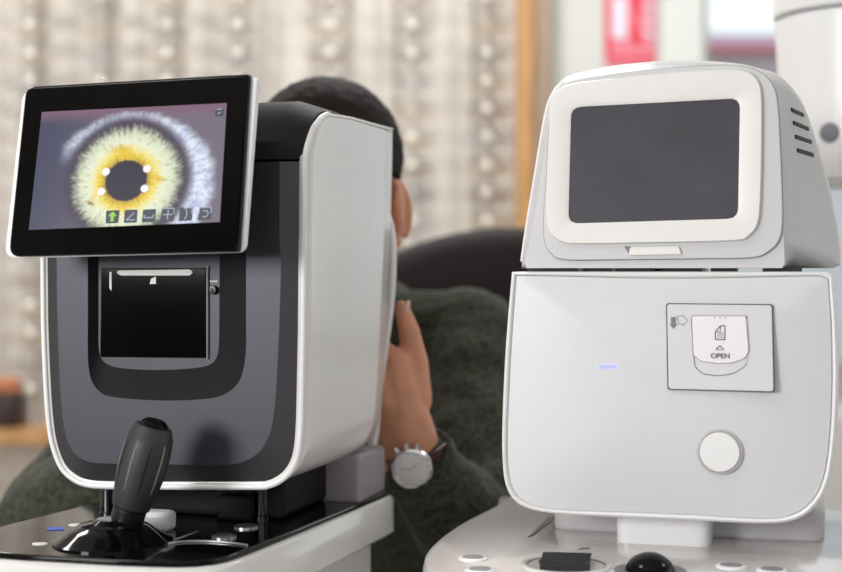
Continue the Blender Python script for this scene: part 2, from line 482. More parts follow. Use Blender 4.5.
lf = [(-0.0223,0.3866),(-0.0212,0.3914),(-0.0159,0.3938),(-0.0159,0.3866)]
obj('leaf_mark', plate(lf, .0016, .001), 'mark', pw, smooth=False)
sd = [(-0.0657,0.3981),(-0.0635,0.3981),(-0.0635,0.3797),(-0.0657,0.3826)]
obj('edge_mark', plate(sd, .0018, .001), 'mark', pw, smooth=False)
obj('seam_frame', plate([Vector(p) for p in [(0.0375,0.4038),(0.0384,0.4038),(0.0384,0.3156),(0.0375,0.3156)]], .001, .006), 'midgrey', pw, smooth=False)
kn = [(0.0441,0.3811)][0]
bm = bmesh.new(); lathe(bm, [(.0043,0),(.0043,.004),(.0036,.0052),(.001,.0055)], (kn[0], .0045, kn[1]), (0,-1,0), 24)
obj('lock_knob', bm, 'black', left)
bm = bmesh.new(); lathe(bm, [(.0022,0),(.0018,.001),(.0004,.0013)], (kn[0]-.0008, -.0008, kn[1]-.0003), (0,-1,0), 20); obj('knob_cap', bm, 'charcoal', left)
bm = bmesh.new()
for dx in (-.003,-.001,.001,.003): box(bm, (kn[0]+dx-.0005, .0037, kn[1]+.0082), (.0014,.0006,.0016))
obj('printed_mark', bm, 'mark', left, smooth=False)

# hood above the seam
HP = [(-.004,.5030),(-.004,.5155),(-.0035,.520),(.002,.5275),(.012,.5385),(.026,.5500),(.040,.5585),(.052,.5630),(.066,.5650),(.12,.5650),(.20,.5620),(.258,.5570),(.262,.551),(.262,.50)]
HE = [(.002,.5030),(.002,.5120),(.004,.5170),(.010,.5240),(.0185,.5330),(.030,.5420),(.043,.5495),(.055,.5530),(.070,.5545),(.12,.5555),(.20,.5550),(.258,.5530),(.262,.549),(.262,.50)]
bm = bmesh.new()
st = [(-.1345,1),(-.1300,.75),(-.1180,.18),(-.1120,0),(.1050,0),(.1105,.1),(.1165,.3),(.1290,.8),(.1342,1)]
rings = []
for x, e in st:
    rings.append([(x, a[0]*(1-e)+b[0]*e, a[1]*(1-e)+b[1]*e) for a, b in zip(HP, HE)])
loft(bm, rings, closed=True)
obj('hood', bm, 'hoodgrey', left, ang=24)
# dark body that fills the housing and the rear wall
bm = bmesh.new()
inner = [p+n*.006 for p, n in zip(U, UN) if p.y < .50]
inner = [Vector((-.1315,.5))]+inner+[Vector((.1307,.5))]
loft(bm, [[(p.x, .022, p.y) for p in inner], [(p.x*.95, ybk(p.y)-.010, p.y*.98+.007) for p in inner]])
obj('inner_body', bm, 'hoodgrey', left)
bm = bmesh.new(); lathe(bm, [(.035,0),(.035,.012),(.028,.018),(.022,.018),(.02,.006)], (0, .258, .39), (0,1,0), 32); obj('measuring_window', bm, 'gloss', left)

# tilted display
PD = math.tan(math.radians(12))
def yd(off): return lambda x, z: -.07+off+(z-.495)*PD
disp_o = [Vector(p) for p in [(-0.1295,0.5694),(0.1114,0.5739),(0.1129,0.4154),(-0.1277,0.4106)]]
blk_o = [Vector(p) for p in [(-0.1222,0.5725),(0.1049,0.5758),(0.1098,0.4157),(-0.119,0.4119)]]
disp = obj('display', plate(round_poly(blk_o, [.010,.003,.004,.012]), yd(-.002), .010), 'gloss', left, bev=.003)
back = plate(round_poly(disp_o, [.010,.006,.008,.012]), yd(.0045), .008)
obj('display_shell', back, 'trim', disp, bev=.0028)
obj('display_back', plate(round_poly([p+(Vector((-.02,.495))-p).normalized()*.006 for p in disp_o], .008), yd(.0110), .006), 'black', disp, bev=.003)  # unseen black cover, added so the slate panel mirrors something dark
scr = [Vector(p) for p in [(-0.1011,0.5474),(0.0864,0.5495),(0.09,0.4422),(-0.1002,0.4367)]]
bm = bmesh.new(); f = yd(-.0024)
v = [bm.verts.new((p.x, f(p.x, p.y), p.y)) for p in (scr[3], scr[2], scr[1], scr[0])]
fc = bm.faces.new(v); ul = bm.loops.layers.uv.new('UVMap')
for l, uvc in zip(fc.loops, ((0,0),(1,0),(1,1),(0,1))): l[ul].uv = uvc
bmesh.ops.recalc_face_normals(bm, faces=bm.faces)
o = obj('screen', bm, 'eyescreen', disp, smooth=False)
ics = [(-0.024,0.4542),(-0.0099,0.454),(-0.0101,0.4423),(-0.0226,0.4419)]
def tile(px4): return [Vector(p) for p in px4]
fi = yd(-.0027); fj = yd(-.0030)
tiles = [[(-0.0228,0.4537),(-0.0092,0.454),(-0.0093,0.4422),(-0.0219,0.4419)],[(-0.0042,0.454),(0.0087,0.4542),(0.0091,0.4425),(-0.0038,0.4422)],[(0.0142,0.4542),(0.027,0.4545),(0.0268,0.4428),(0.014,0.4425)],[(0.0329,0.4553),(0.0456,0.4556),(0.0454,0.4435),(0.0327,0.4432)],[(0.0505,0.4555),(0.0631,0.4558),(0.0629,0.4438),(0.0503,0.4434)],[(0.0689,0.4557),(0.0815,0.456),(0.0812,0.4445),(0.0687,0.4437)],[(0.0761,0.5447),(0.0839,0.5449),(0.0841,0.5376),(0.0763,0.5374)]]
def bar(bm, a, b, w, f, th=.0004):
    a, b = Vector(a), Vector(b); d = (b-a).normalized(); n = Vector((-d.y, d.x))*w/2
    plate([a+n, b+n, b-n, a-n], f, th, bm)
glyph = ['up', 'angle', 'ruler', 'plus', 'curve', 'loop', 'none']
for t4, g in zip(tiles, glyph):
    P = [Vector(p) for p in t4]
    tl = obj('screen_icon', plate(round_poly(P, .0012, 3), fi, .0003), 'iconbox', disp, smooth=False)
    def at(u, v): return P[3].lerp(P[2], u).lerp(P[0].lerp(P[1], u), v)
    bm = bmesh.new(); w = .0009; m_ = 'iconline'
    if g == 'up':
        bar(bm, at(.5,.15), at(.5,.8), .003, fj); bar(bm, at(.25,.55), at(.5,.85), .0015, fj); bar(bm, at(.75,.55), at(.5,.85), .0015, fj); m_ = 'icongreen'
    elif g == 'angle':
        bar(bm, at(.2,.22), at(.75,.75), w, fj); bar(bm, at(.2,.22), at(.85,.22), w, fj)
    elif g == 'ruler':
        bar(bm, at(.15,.35), at(.85,.35), w, fj); bar(bm, at(.15,.35), at(.15,.6), w, fj); bar(bm, at(.85,.35), at(.85,.6), w, fj)
    elif g == 'plus':
        bar(bm, at(.15,.5), at(.85,.5), w, fj); bar(bm, at(.5,.15), at(.5,.85), w, fj); bar(bm, at(.1,.95), at(.95,.95), w, fj); bar(bm, at(.95,.95), at(.95,.5), w, fj)
    elif g == 'curve':
        for a_, b_ in ((.1,.35),(.35,.65),(.65,.9)): bar(bm, at(.35+.25*math.sin(a_*PI),a_), at(.35+.25*math.sin(b_*PI),b_), w, fj)
        bar(bm, at(.3,.95), at(.95,.95), w, fj); bar(bm, at(.95,.95), at(.95,.5), w, fj)
    elif g == 'loop':
        q = [at(.5+.25*math.cos(a_), .48+.25*math.sin(a_)) for a_ in [x*.5-2.2 for x in range(10)]]
        for a_, b_ in zip(q, q[1:]): bar(bm, a_, b_, w, fj)
        bar(bm, at(.1,.95), at(.95,.95), w, fj); bar(bm, at(.95,.95), at(.95,.5), w, fj); bar(bm, at(.05,.95), at(.05,.5), w, fj)
    else:
        bar(bm, at(.15,.9), at(.85,.9), w, fj); bar(bm, at(.3,.3), at(.7,.55), w, fj)
    obj('icon_sign', bm, m_, disp, smooth=False)
# bracket between display and body
bm = bmesh.new(); box(bm, (-.02, -.028, .47), (.10,.068,.05)); obj('display_bracket', bm, 'black', left, bev=.004)

# base: glossy black deck, white skirt, foot
DZ = .155
dk = [(0.0555,-0.1479),(0.0959,-0.136),(0.1109,-0.1187),(0.1135,-0.0824),(0.1193,0.034),(0.1319,0.2577)]
deck = [(-.152,-.150)]+[(-.06,-.1545),(.02,-.1515)]+[(.0575,-.147),(.079,-.1425),(.0925,-.1360),(.1035,-.124),(.1100,-.108),(.1135,-.082),(.1215,.034),(.1330,.2577),(.1325,.272),(.124,.279)]
deck += [(-.124,.279),(-.1325,.272),(-.133,.26),(-.1440,.06),(-.1555,-.03),(-.160,-.12)]
deck = [Vector(p) for p in deck]
deckS = deck
bm = bmesh.new(); loft(bm, [[(p.x, p.y, DZ-.006) for p in deckS], [(p.x, p.y, DZ) for p in deckS]])
obj('deck', bm, 'deckgloss', left, bev=.002)
c0 = Vector((0, .06))
def grow(P, s): return [c0+(p-c0)*s+(p-c0).normalized()*0 for p in P]
def off(P, d): return [p+(p-c0).normalized()*d for p in P]
bm = bmesh.new(); loft(bm, [[(p.x, p.y, DZ-.050) for p in off(deck, -.002)], [(p.x, p.y, DZ-.046) for p in off(deck, .006)], [(p.x, p.y, DZ-.009) for p in off(deck, .006)], [(p.x, p.y, DZ-.0055) for p in off(deck, .0015)]])
obj('base_skirt', bm, 'white_gloss', left, ang=45)
bm = bmesh.new(); loft(bm, [[(p.x*.9, p.y*.9+.003, 0) for p in deck], [(p.x*.9, p.y*.9+.003, DZ-.049) for p in deck]])
obj('base_foot', bm, 'white', left, bev=.006)

# posts and carriage under the head
for px in ([(0.0655,0.0687),(-0.0878,0.0409)]):
    bm = bmesh.new(); lathe(bm, [(.0095,DZ),(.0095,DZ+.003),(.0085,DZ+.004),(.0085,.205)], (px[0], px[1], 0), (0,0,1), 24); obj('support_post', bm, 'posts', left)
bm = bmesh.new(); box(bm, (.0, .13, DZ+.022), (.18,.13,.044)); obj('carriage', bm, 'hoodgrey', left, bev=.006)
bm = bmesh.new(); box(bm, (.080, .228, DZ+.024), (.096,.088,.052)); obj('carriage_end', bm, 'midgrey', left, bev=.004)
lv = [(-0.0015,-0.0179)][0]
bm = bmesh.new(); box(bm, (lv[0]-.002, lv[1], DZ+.009), (.030,.022,.019)); obj('lock_lever', bm, 'shellgrey', left, bev=.005)
bm = bmesh.new(); box(bm, (lv[0]+.045, lv[1]+.075, DZ+.012), (.034,.02,.024)); obj('motor_block', bm, 'hoodgrey', left, bev=.003)
for px in [(0.0718,-0.0349),(0.071,0.0169)]:
    bm = bmesh.new(); lathe(bm, [(.0115,0),(.0115,.0015),(.010,.0025),(.001,.003)], (px[0], px[1], DZ), (0,0,1), 28); obj('push_button', bm, 'silver', left)
arc = [(0.0339,-0.0874),(0.0438,-0.0678),(0.0643,-0.0593),(0.0888,-0.0593),(0.108,-0.0654)]
bm = bmesh.new(); tube(bm, [(p.x, p.y, DZ+.0006) for p in cat_rom(arc, 4)], .0013, 8); obj('silver_line', bm, 'silver', left)
arc2 = [(0.032,-0.064),(0.0344,-0.0384),(0.035,-0.0124)]
bm = bmesh.new(); tube(bm, [(p.x, p.y, DZ+.0004) for p in cat_rom(arc2, 4)], .0006, 6); obj('deck_line', bm, 'silver', left)
b_ = [(-0.1091,-0.0391),(-0.095,-0.0322),(-0.0882,-0.0436),(-0.1022,-0.0504)]
bm = bmesh.new(); loft(bm, [[(p[0], p[1], DZ) for p in b_], [(p[0], p[1], DZ+.0008) for p in b_]]); obj('blue_lamp', bm, 'bluelamp', left, smooth=False)
for px in [(-0.0732,-0.1096),(-0.0909,-0.0174)]:
    bm = bmesh.new(); lathe(bm, [(.0075,0),(.007,.0006),(.001,.0008)], (px[0], px[1], DZ), (0,0,1), 24, sx=1, sy=.8); obj('deck_button', bm, 'mark', left)

# joystick
jc = [(-0.0151,-0.0828)][0]
joy = obj('joystick', lathe(bmesh.new(), [(.0535,0),(.0535,.0015),(.050,.0035),(.040,.0105),(.031,.016),(.028,.0165),(.020,.0175),(.015,.021)], (jc[0], jc[1], DZ), (0,0,1), 48), 'gloss', left, ang=25)
J0 = Vector((jc[0]+.010, jc[1]+.004, DZ+.014)); jt = [(0.0167,0.2615)][0]
J1 = Vector((jt[0]+.005, -.074, jt[1]-.001)); ax = (J1-J0); JL = ax.length; axn = ax.normalized()
bm = bmesh.new(); lathe(bm, [(.0155,0),(.0140,.004),(.0150,.006),(.0152,.017),(.0135,.018)], J0, axn, 32); obj('collar', bm, 'black', joy)
gp = [(.0130,.0175),(.0170,.0185),(.0186,.026),(.0202,.038),(.0212,.052),(.0216,.064),(.0212,.076),(.0200,.086),(.0186,JL-.008),(.0178,JL-.004),(.016,JL-.001),(.010,JL)]
gr = obj('grip', lathe(bmesh.new(), gp, J0, axn, 40), 'grip', joy, ang=40)
q = Vector((0,0,1)).rotation_difference(axn).to_matrix()
for k in range(10):
    a = 2*PI*k/10+.25
    P = []
    for h in (.036,.048,.060,.072,.082):
        rr = interp(h, [(b, a_) for a_, b in gp])+.0001
        P.append(J0+q @ Vector((rr*math.cos(a), rr*math.sin(a), h)))
    bm = bmesh.new(); tube(bm, P, [.0003,.0007,.0008,.0007,.0003], 6); obj('grip_line', bm, 'silver' if k % 2 else 'black', gr)
bm = bmesh.new(); lathe(bm, [(.0125,0),(.0125,.002),(.0105,.004),(.009,.0052),(.001,.0055)], J0+axn*(JL-.0005), axn, 28); obj('trigger_button', bm, 'gloss', joy)

# rear chin and forehead rest with two white uprights
up = [[(-0.0284,1.1886),(-0.0278,1.15),(-0.0306,1.1103),(-0.0363,1.0706),(-0.0442,1.0195),(-0.0488,0.9685)]][0]
Minv = Matrix.Translation((-.2394,1.3391,ZT)) @ Matrix.Rotation(-TL, 4, 'Z'); Minv.invert()
pl = [Minv @ Vector((p[0], 1.592, p[1])) for p in up]
pl = [Vector((p.x, .285+.0*p.y, p.z)) for p in pl]
pl = [Vector((.085,.275,.515)), Vector((.110,.281,.505)), Vector((.122,.285,.470))]+pl+[Vector((pl[-1].x-.004,.27,DZ+.02)), Vector((pl[-1].x-.006,.262,DZ))]
for s in (1, -1):
    bm = bmesh.new(); tube(bm, [(s*p.x, p.y, p.z) for p in cat_rom(pl, 5)], .0052, 12); obj('rest_upright', bm, 'white', left)
bm = bmesh.new(); tube(bm, [(.09*math.sin(a), .275+.02*(1-math.cos(a*1.0)), .515) for a in [x*.16-1.28 for x in range(17)]], .007, 12); obj('forehead_rest', bm, 'white', left)

# ================================================================== RIGHT MACHINE
TR = math.radians(15)
right = empty('eye_examination_machine', (.2307, 1.30, ZT), -TR, label='all white eye machine with blank grey screen and trackball base', cat='eye examination machine')
# --- lower body: convex front with a white rim
rim_px = [(-0.149,0.3981),(-0.1519,0.3666),(-0.1553,0.3236),(-0.1577,0.2758),(-0.1587,0.2375),(-0.1577,0.2108),(-0.1548,0.1937),(-0.147,0.1807),(-0.1316,0.1728),(-0.1028,0.1693),(-0.0462,0.1686),(0.0273,0.1687),(0.081,0.1689),(0.1075,0.172),(0.125,0.1814),(0.1371,0.1973),(0.144,0.2191),(0.1484,0.2562),(0.1501,0.3011),(0.1492,0.3461),(0.1475,0.373),(0.1453,0.3982)]
rim_c = cat_rom(rim_px, 4)
rim_c[0].y = .3985; rim_c[-1].y = .3985
body_o = rim_c
cc = (0, .29)
N = 160
ro = resample_star(body_o, cc, N)
ri = [Vector(cc)+(p-Vector(cc))*(1-.0065/(p-Vector(cc)).length) for p in ro]
ri = [Vector((p.x, min(p.y, .3962))) for p in ri]
def bulge(s): return -.012*(1-s**2.6)
def yb(x, z):
    """front face of the lower body"""
    d = Vector((x, z))-Vector(cc); a = math.atan2(d.y, d.x) % (2*PI); k = a/(2*PI)*N; i = int(k) % N
    R = ri[i].lerp(ri[(i+1) % N], k-int(k))-Vector(cc)
    return -.003+bulge(min(1, d.length/R.length))
bm = bmesh.new()
rings = []
for s in (.02,.15,.3,.45,.6,.72,.82,.9,.96,1.0):
    rings.append([(cc[0]+(p.x-cc[0])*s, -.003+bulge(s), cc[1]+(p.y-cc[1])*s) for p in ri])
rings.append([(p.x, .006, p.y) for p in ri])
loft(bm, rings, cap1=False); obj('front_cover', bm, 'shellgrey', right, ang=40)
bm = bmesh.new()
def sc2(P, s, dz=0): return [Vector((cc[0]+(p.x-cc[0])*s, cc[1]+(p.y-cc[1])*s+dz)) for p in P]
def capz(P): return [Vector((p.x, min(p.y, .3985))) for p in P]
rs = [(0.002, ri), (-.0035, [a.lerp(b, .2) for a, b in zip(ri, ro)]), (-.0045, [a.lerp(b, .5) for a, b in zip(ri, ro)]), (-.0025, [a.lerp(b, .9) for a, b in zip(ri, ro)]), (.002, ro), (.006, ro)]
loft(bm, [[(p.x, y, p.y) for p in P] for y, P in rs], cap0=False, cap1=False)
obj('body_rim', bm, 'trim', right, ang=60)
bm = bmesh.new()
rs = [(.006, sc2(ro, .994)), (.03, sc2(ro, .992)), (.12, sc2(ro, .97)), (.22, sc2(ro, .93)), (.262, sc2(ro, .88)), (.272, sc2(ro, .80))]
loft(bm, [[(p.x, y, min(p.y, .3985)) for p in P] for y, P in rs]); obj('rear_housing', bm, 'white', right, ang=40)

# printer door on the front cover
def dz(offs): return lambda x, z: yb(x, z)+offs
def px_on(pts): return pts
dpx = [Vector(p) for p in [(-0.0018,0.3688),(0.0918,0.3684),(0.0936,0.291),(0.0001,0.2912)]]
def insets(P, d):
    c = sum(P, Vector((0, 0)))/len(P); return [p+(c-p).normalized()*d for p in P]
gap_o = round_poly(insets(dpx, -.0012), .003); door_o = round_poly(insets(dpx, .0002), .003)
def dense(P, n=4):
    out = []
    for a, b in zip(P, P[1:]+P[:1]):
        for k in range(n): out.append(a.lerp(b, k/n))
    return out
ydoor = yb(*((dpx[0]+dpx[2])/2))
# measured plane through the door corners so that it lies on the cover
gx = (yb(*dpx[1])-yb(*dpx[0]))/(dpx[1].x-dpx[0].x); gz = (yb(*dpx[0])-yb(*dpx[3]))/(dpx[0].y-dpx[3].y)
pc = (dpx[0]+dpx[1]+dpx[2]+dpx[3])/4; y0d = min(yb(*pc), min(yb(*p) for p in dpx)+.0006)
def ydp(offs): return lambda x, z: y0d+gx*(x-pc.x)+gz*(z-pc.y)+offs
door = obj('printer_door', plate(door_o, ydp(-.0012), .004), 'shellgrey', right, bev=.0006)
obj('door_gap', plate(gap_o, ydp(-.0004), .004), 'darkprint', door)
latch_p = [Vector(p) for p in [(0.0209,0.358),(0.069,0.3584),(0.0717,0.3267),(0.0681,0.3203),(0.0566,0.3161),(0.0442,0.3154),(0.0299,0.317),(0.0227,0.3223)]]
obj('latch_recess', plate(round_poly(insets([Vector(p) for p in [(0.02,0.3584),(0.0704,0.3588),(0.0721,0.3258),(0.069,0.3131),(0.0575,0.3057),(0.0442,0.3036),(0.0308,0.3051),(0.0236,0.3114),(0.0218,0.3251)]], 0), .003), ydp(-.0015), .001), 'greyprint', door)
obj('latch_dish', plate(round_poly(insets([Vector(p) for p in [(0.0214,0.357),(0.0704,0.3575),(0.0721,0.3258),(0.0686,0.3136),(0.0575,0.3066),(0.0442,0.3045),(0.0308,0.3061),(0.0245,0.3123),(0.0232,0.3251)]], 0), .003), ydp(-.0018), .001), 'shellgrey', door)
obj('latch_line', plate(round_poly(insets(latch_p, -.0004), .002), ydp(-.0022), .002), 'darkprint', door)
obj('latch', plate(round_poly(latch_p, .002), ydp(-.0032), .003), 'pinkwhite', door, bev=.0006)
t = text_mesh('open_lettering', 'OPEN', .0066, (0,0,0), door, 'darkprint')
tp = [(0.0465,0.3201)][0]; t.location = (tp[0], ydp(-.0036)(*tp), tp[1])
tri = [(0.0425,0.3278),(0.0461,0.3315),(0.0497,0.3279)]
bm = bmesh.new(); bar(bm, tri[0], tri[1], .0008, ydp(-.0036)); bar(bm, tri[1], tri[2], .0008, ydp(-.0036)); bar(bm, tri[0], tri[2], .0005, ydp(-.0036))
obj('arrow_mark', bm, 'darkprint', door, smooth=False)
pg = [(0.0421,0.3369),(0.0505,0.337),(0.0505,0.3497),(0.0465,0.3492),(0.0421,0.3441)]
bm = bmesh.new()
for a, b in zip(pg, pg[1:]+pg[:1]): bar(bm, a, b, .0008, ydp(-.0036))
for a, b in [(0.0439,0.3428),(0.0492,0.3428)],[(0.0439,0.341),(0.0492,0.341)],[(0.0439,0.3392),(0.0492,0.3392)],[(0.0465,0.3492),(0.0465,0.3442)],[(0.0421,0.3441),(0.0465,0.3442)]: bar(bm, a, b, .0005, ydp(-.0036))
obj('page_mark', bm, 'darkprint', door, smooth=False)
for px in [(0.0416,0.3568)]+[(0.0461,0.3569)]+[(0.0505,0.3569)]:
    bm = bmesh.new(); lathe(bm, [(.0007,0),(.0006,.0003)], (px[0], ydp(-.0032)(*px), px[1]), (0,-1,0), 10); obj('latch_dot', bm, 'greyprint', door)
aw = [(0.002,0.3569),(0.0065,0.3569),(0.0065,0.3505),(0.0083,0.3505),(0.0043,0.3459),(0.0006,0.3505),(0.002,0.3505)]
obj('down_arrow_mark', plate([Vector(p) for p in aw], ydp(-.0015), .0006), 'greyprint', door, smooth=False)
ow = [(0.0074,0.3579),(0.0129,0.3579),(0.0129,0.3588),(0.0169,0.3538),(0.0129,0.3488),(0.0129,0.3506),(0.0092,0.3506)]
bm = bmesh.new()
for a, b in zip(ow, ow[1:]+ow[:1]): bar(bm, a, b, .0005, ydp(-.0015))
obj('side_arrow_mark', bm, 'greyprint', door, smooth=False)
# power lamp and round button
lp = [(-0.065,0.3122),(-0.0464,0.3125),(-0.0464,0.3088),(-0.065,0.3085)]
obj('power_lamp', plate(round_poly([Vector(p) for p in lp], .0018), yb(*lp[0])-.0008, .001), 'blueled', right)
li = insets([Vector(p) for p in lp], .0012)
obj('lamp_lens', plate(round_poly(li, .001), yb(*lp[0])-.0010, .001), 'lampface', right)
bp = [(0.0459,0.2348)][0]; yq = yb(*bp)
bm = bmesh.new(); lathe(bm, [(.0204,0),(.0204,.0006),(.0190,.0010),(.0182,.0002)], (bp[0], yq-.0011, bp[1]), (0,-1,0), 48); obj('button_ring', bm, 'lightprint', right)
bm = bmesh.new(); lathe(bm, [(.0178,0),(.0178,.0014),(.0172,.0020),(.010,.0023),(.001,.0023)], (bp[0], yq-.0014, bp[1]), (0,-1,0), 48); obj('round_button', bm, 'trim', right)

# --- head
PH = math.tan(math.radians(8))
ZB = .4018
def yh(offs, ref=.40): return lambda x, z: offs+(z-ref)*PH
plt = [Vector(p) for p in cat_rom([(-0.0973,0.4099),(-0.1108,0.4152),(-0.1178,0.4266),(-0.1192,0.4429),(-0.1192,0.462),(-0.1176,0.4957),(-0.1166,0.5345),(-0.1143,0.5598),(-0.1078,0.5733),(-0.0954,0.5817),(-0.0494,0.5874),(0.0163,0.5917),(0.0577,0.5911),(0.0777,0.5855),(0.0894,0.5752),(0.0958,0.5589),(0.0985,0.5196),(0.1004,0.4732),(0.1008,0.4438),(0.0978,0.4273),(0.089,0.4173),(0.0739,0.4114),(0.0272,0.4106),(-0.0464,0.4098)], 4, True)]
shp = [(-0.148,0.4069),(-0.1434,0.4373),(-0.1359,0.4854),(-0.1293,0.5277),(-0.1246,0.5542),(-0.1198,0.5699),(-0.111,0.5825),(-0.0982,0.5894)]+[(-0.0536,0.597),(0.0138,0.6003),(0.0563,0.5977),(0.0768,0.5931)]+[(-1.1314,0.4399)][:0]+[(0.0931,0.5877),(0.1062,0.5756),(0.1173,0.5578),(0.1294,0.5227),(0.1404,0.4821),(0.1477,0.4457),(0.154,0.4066)]
shp[0] = (shp[0][0], ZB); shp[-1] = (shp[-1][0], ZB)
plt2 = plt
plt = [Vector(p) for p in cat_rom([(-0.1315,0.4363),(-0.1265,0.4669),(-0.1217,0.5055),(-0.1186,0.5395),(-0.1143,0.5598),(-0.1078,0.5733),(-0.0954,0.5817),(-0.0494,0.5874),(0.0163,0.5917),(0.0577,0.5911),(0.0777,0.5855),(0.0894,0.5752),(0.0958,0.5589),(0.0985,0.5196),(0.1004,0.4732),(0.1013,0.4438),(0.1027,0.4064)], 4)]
plt += [Vector((plt[-1].x, ZB)), Vector((-.1385, ZB))]
NS = 180; hc = (.0, .48)
po = resample_star(plt, hc, NS); so = resample_star([Vector(p) for p in cat_rom(shp, 4)], hc, NS)
def ysh(p):
    # depth of the widest section: further back on the right flank
    t = max(0, min(1, (p.x+.02)/.12)); return (.04+.035*t)+(p.y-.4)*math.tan(math.radians(3))
hv = Vector(hc)
rings = []
rings.append([(p.x, yh(.002)(*p), max(p.y, ZB)) for p in po])
rings.append([(p.x, yh(.006)(*p), max(p.y, ZB)) for p in [a+(a-hv).normalized()*.0008 for a in po]])
for t in (.25,.5,.75,.93,1.0):
    R = []
    for a, b in zip(po, so):
        e = math.sin(t*PI/2)*.35+t*.65
        p = a.lerp(b, e); y = yh(.006)(*a)*(1-t)+ysh(b)*t
        R.append((p.x, y, max(p.y, ZB)))
    rings.append(R)
nside = len(rings)
for dy, s in ((.012,1.0),(.06,.985),(.13,.95),(.175,.88),(.19,.80)):
    rings.append([(hv.x+(p.x-hv.x)*s, ysh(p)+dy, max(hv.y+(p.y-hv.y)*s, ZB)) for p in so])
bm = bmesh.new(); loft(bm, rings); head = obj('head_shell', bm, 'headgrey', right, ang=50)
# bright edge round the back of the flank
bm = bmesh.new()
pts = [(p[0], p[1], p[2]) for p in [(q_.x, ysh(q_)+.006, max(q_.y, ZB)) for q_ in so]]
ed = [pts[(k-int(NS*.10)) % NS] for k in range(int(NS*.72))]
ed = [p for p in ed if p[2] > ZB+.006]
tube(bm, ed, .0028, 8); obj('head_trim', bm, 'trim', head, ang=60)
# raised front plate, bezel, blank screen
obj('head_front_plate', plate([Vector((p.x, max(p.y, ZB+.001))) for p in plt2], yh(-.0015), .006), 'headgrey', right, bev=.001)
bz = [(-0.1153,0.5631),(-0.1087,0.5726),(-0.0944,0.579),(-0.0486,0.5831),(0.0167,0.587),(0.0579,0.5873),(0.0715,0.584),(0.0797,0.5747),(0.0824,0.5568),(0.0826,0.5101),(0.0814,0.4593),(0.0784,0.4401),(0.0704,0.4301),(0.0571,0.4265),(-0.0182,0.4251),(-0.0881,0.4245),(-0.1044,0.4279),(-0.1136,0.4369),(-0.1164,0.4512),(-0.1166,0.5001),(-0.1161,0.5388)]
bzo = cat_rom(bz, 4, True)
sc_ = [Vector(p) for p in [(-0.0948,0.5556),(0.0626,0.5593),(0.0614,0.4471),(-0.0952,0.4439)]]
so_ = round_poly(sc_, .0095, 8); bc = sum(sc_, Vector((0, 0)))/4
A = resample_star(bzo, bc, 140); Bi = resample_star(so_, bc, 140); Bm = [b+(b-bc).normalized()*.0035 for b in Bi]
bm = bmesh.new()
f0 = yh(-.0035); f1 = yh(-.0062); f2 = yh(-.0062); f3 = yh(-.0046)
A1 = [a.lerp(b, .06) for a, b in zip(A, Bm)]
loft(bm, [[(p.x, yh(.002)(*p), p.y) for p in A], [(p.x, f0(*p), p.y) for p in A], [(p.x, f1(*p), p.y) for p in A1], [(p.x, f2(*p), p.y) for p in Bm], [(p.x, f3(*p), p.y) for p in Bi], [(p.x, yh(.002)(*p), p.y) for p in Bi]], cap0=False, cap1=False)
bez_r = obj('screen_bezel', bm, 'bezelwhite', right, ang=50)
obj('screen', plate(so_, yh(-.0040), .003), 'offscreen', right)
tab = [Vector(p) for p in [(-0.037,0.421),(0.0081,0.4218),(0.0109,0.4143),(-0.0378,0.4135)]]
obj('screen_tab', plate(tab, yh(-.0045), .005), 'bezelwhite', right, bev=.001)
tw = [Vector(p) for p in [(-0.0426,0.4224),(-0.0361,0.4219),(-0.0374,0.414)]]
obj('tab_hollow', plate(tw, yh(-.0020), .003), 'greyprint', right, smooth=False)
# seams on the head
def on_head(x, z):
    return None
bm = bmesh.new(); tube(bm, [(p.x, yh(.0012)(*p), max(p.y, ZB+.001)) for p in plt2+plt2[:1]], .0007, 6); obj('head_seam', bm, 'greyprint', right)
# vents: dark slots in the right flank, laid on the flank surface
for a, b, n_ in (((.1082,.0526,.5512),(.1192,.0766,.5482),(.87,-.39,.30)), ((.1100,.0493,.5385),(.1238,.0764,.5347),(.88,-.41,.24)), ((.1118,.0466,.5251),(.1265,.0732,.5219),(.87,-.44,.21)), ((.1136,.0446,.5122),(.1283,.0690,.5091),(.86,-.46,.21))):
    a, b = Vector(a), Vector(b); d = (b-a).normalized(); n_ = Vector(n_); n_ = (n_-d*n_.dot(d)).normalized()
    rot = Matrix((d, n_, d.cross(n_))).transposed()
    bm = bmesh.new(); box(bm, (a+b)/2-n_*.0003, ((b-a).length, .0030, .0040), rot); obj('vent_slot', bm, 'black', head, bev=.0006)
# dark joints between head and body, with daylight between them
for x0, x1 in ((-.137,-.088),(-.079,-.056),(-.050,-.018),(-.010,.028),(.036,.060),(.083,.118)):
    bm = bmesh.new(); box(bm, ((x0+x1)/2, .03, .4001), (x1-x0, .03, .0036)); obj('head_joint', bm, 'black', right)
bm = bmesh.new(); box(bm, (0, .13, .4001), (.05,.06,.0036)); obj('head_joint', bm, 'black', right)

